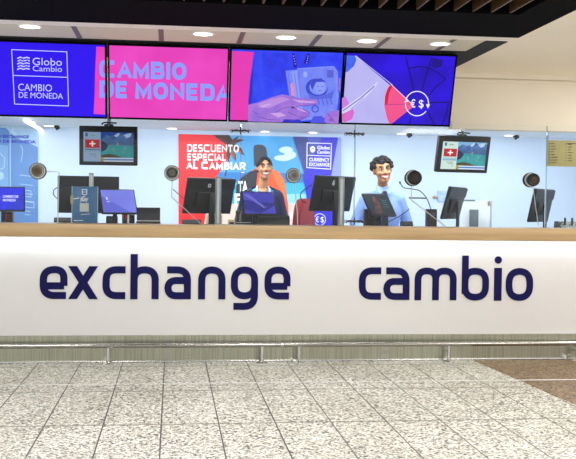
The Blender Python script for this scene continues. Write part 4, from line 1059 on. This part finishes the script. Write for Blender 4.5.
def lower(cfg, t, mat):
    b = MB(); b.ball((0, .03, .93), (cfg['hw'] * .86 + .012, .125, .13))
    for s_ in (-1, 1): capsule(b, (s_ * .09, .03, .9), (s_ * .1, .03, .5), .1, .072); capsule(b, (s_ * .1, .03, .5), (s_ * .1, .05, .12), .072, .06)
    finish(union(b, .013), 'trousers', mat, t)
    for s_ in (-1, 1): MB().ball((s_ * .1, -.025, .045), (.052, .135, .05)).box((s_ * .1 - .045, -.14, 0), (s_ * .1 + .045, .1, .02), .006).build('shoe', BLK2, t)

# the woman
HAIR = M('#0e0a09', .6, 0, .4, 90., bump=.5); HAIR.node_tree.nodes['Principled BSDF'].inputs['Specular IOR Level'].default_value = .25
Yp = 9.05
we = at(264.3, 166.6, Yp)
W = dict(label='smiling woman with tied back dark hair in navy cardigan and lanyard', loc=(at(262.6, 200, Yp).x, Yp, 0), eye=we.z, hx=we.x - at(262.6, 200, Yp).x, hy=-.02, sh=at(262, 189.3, Yp).z, hw=.178, ew=.025, tilt=R(-3), turn=R(3), fw=.92, nk=.9,
         wr=[(-.12, -.24, .985), (.14, -.22, .985)], skin='#b9835c', lip='#a8404a', brow='#1c120e')
t, H, bo = person(W)
hb = MB(H); hb.ball((0, .018, .012), (.079, .098, .086)); hb.ball((0, .03, -.012), (.0765, .086, .072)); hb.ball((0, .115, .02), (.04, .036, .04))
hm = union(hb, .006, 3)
Hi = H.inverted()
def hairline(p):
    q = Hi @ p; return (q.y < .01 and q.z < .066 - abs(q.x) * .9) or (q.z < -.012 and q.y < .03) or (q.z < -.05)
cut(hm, hairline); finish(hm, 'hair', HAIR, t, .004)
g = garment(W, .0, True); finish(cut(union(g, .011, 5), lambda p: p.z > W['sh'] + .03 or (p.y < .0 and abs(p.x) < .06 and p.z > W['sh'] - .05 + abs(p.x) * .9)), 'blouse', M('#5f9fdc', .7, 0, .1, 30.), t)
g = garment(W, .012, True)
cm = cut(union(g, .011, 5), lambda p: p.z > W['sh'] + .03 or (p.y < .03 and abs(p.x) < .06 + max(0, (p.z - (W['sh'] - .42))) * .10))
finish(cm, 'cardigan', M('#18224a', .85, 0, .15, 60., bump=.3), t, .006)
s_ = W['sh']
MB().tube([(-.055, .0, s_ + .03), (-.062, -.075, s_ - .03), (-.045, -.108, s_ - .14), (-.01, -.122, s_ - .3)], .006, 8).tube([(.055, .0, s_ + .03), (.062, -.075, s_ - .03), (.045, -.108, s_ - .14), (.01, -.122, s_ - .3)], .006, 8).box((-.03, -.137, s_ - .39), (.03, -.13, s_ - .3), .002).build('lanyard', M('#dfe6f2', .6), t)
lower(W, t, M('#1c2030', .8))

# the man
me_ = at(381, 169.6, Yp)
bx = at(383, 210, Yp).x
N = dict(label='smiling man with curly dark hair in pale blue shirt and dark tie', loc=(bx, Yp, 0), eye=me_.z, hx=me_.x - bx, hy=-.06, sh=at(383, 192.5, Yp).z, hw=.212, hs=1.08, tilt=R(-6), turn=R(2), fw=1., nk=1.05,
         wr=[(-.15, -.26, .985), (.13, -.22, .985)], skin='#b07a54', lip='#a2504a', brow='#130d0b')
t, H, bo = person(N)
random.seed(11); hb = MB(H)
hb.ball((0, .026, .032), (.086, .094, .076))
for k in range(120):
    a = random.uniform(0, 2 * math.pi); u = random.uniform(-.4, 1); r_ = math.sqrt(max(0, 1 - u * u)); e_ = random.uniform(.92, 1.07)
    q = Vector((math.cos(a) * r_ * .092 * e_, .024 + math.sin(a) * r_ * .098 * e_, .030 + u * .078 * e_))
    if q.y < -.03 and q.z < .060 and abs(q.x) < .066: continue
    if q.y < -.01 and q.z < .012: continue
    if q.z < -.005 and q.y < .03: continue
    hb.ball(q, random.uniform(.011, .024), 1)
Hn = H.inverted()
hm = union(hb, .0045, 0)
cut(hm, lambda p: (lambda q: q.y < -.02 and q.z < .050 and abs(q.x) < .064)(Hn @ p))
finish(hm, 'hair', HAIR, t)
SHIRT = M('#86a6e2', .75, 0, .1, 22., bump=.35)
g = garment(N, .002, True); s_ = N['sh']
finish(cut(union(g, .011, 4), lambda p: p.z > s_ + .035 or (p.y < -.01 and abs(p.x) < .03 and p.z > s_ - .03 + abs(p.x) * 1.2)), 'shirt', SHIRT, t, .004)
nb = Vector((N['hx'] * .6, -.03, s_ + .035))
co = MB()
for q in (-1, 1):
    co.prism([(q * .004, -.012), (q * .07, .045), (q * .078, .012), (q * .05, -.05)], -.100, -.088, X=Matrix.Translation((nb.x * .5, .01, s_ + .015)) @ Matrix.Rotation(R(-8), 4, 'X'))
co.lathe([(.066, s_ + .0), (.06, s_ + .06), (.064, s_ + .062), (.072, s_ + .0)], (nb.x * .4, .015, 0), 'z', 24)
co.build('collar', M('#a4c0f0', .7, 0, .05), t)
tie = MB(); tx = nb.x * .5
tie.prism([(tx - .018, s_ + .012), (tx + .018, s_ + .012), (tx + .012, s_ - .022), (tx - .012, s_ - .022)], -.114, -.092); tie.prism([(tx - .012, s_ - .022), (tx + .012, s_ - .022), (tx + .034, s_ - .32), (tx, s_ - .36), (tx - .034, s_ - .32)], -.128, -.104)
tie.build('tie', M('#1b2238', .5, 0, .3, 80.), t)
MB().tube([(-.17, -.05, s_ - .1), (-.13, -.085, s_ - .25)], .004, 6).build('sleeve_crease', SHIRT, t)
lower(N, t, M('#1a1c22', .8))

# ------------------------------------------------------------------ light of the hall
w = bpy.data.worlds.new('world'); sc.world = w; w.use_nodes = True
bgn = w.node_tree.nodes['Background']; bgn.inputs['Color'].default_value = (1, .99, .98, 1); bgn.inputs['Strength'].default_value = 1.2
for i, (xx, yy) in enumerate(((-1.6, 2.2), (1.0, 2.2), (3.9, 2.2), (-1.6, 4.9), (1.0, 4.9), (4.0, 4.6))):
    area('hall_fill_light', (xx, yy, ZC - .03), .9, .9, 48, (1, .98, .95))  # unseen area lights added overhead to light the hall
area('hall_fill_light', (4.6, 7.0, ZC - .02), .6, .6, 40, (1, .95, .86))  # unseen warm light added so floor bounce brightens the right ceiling
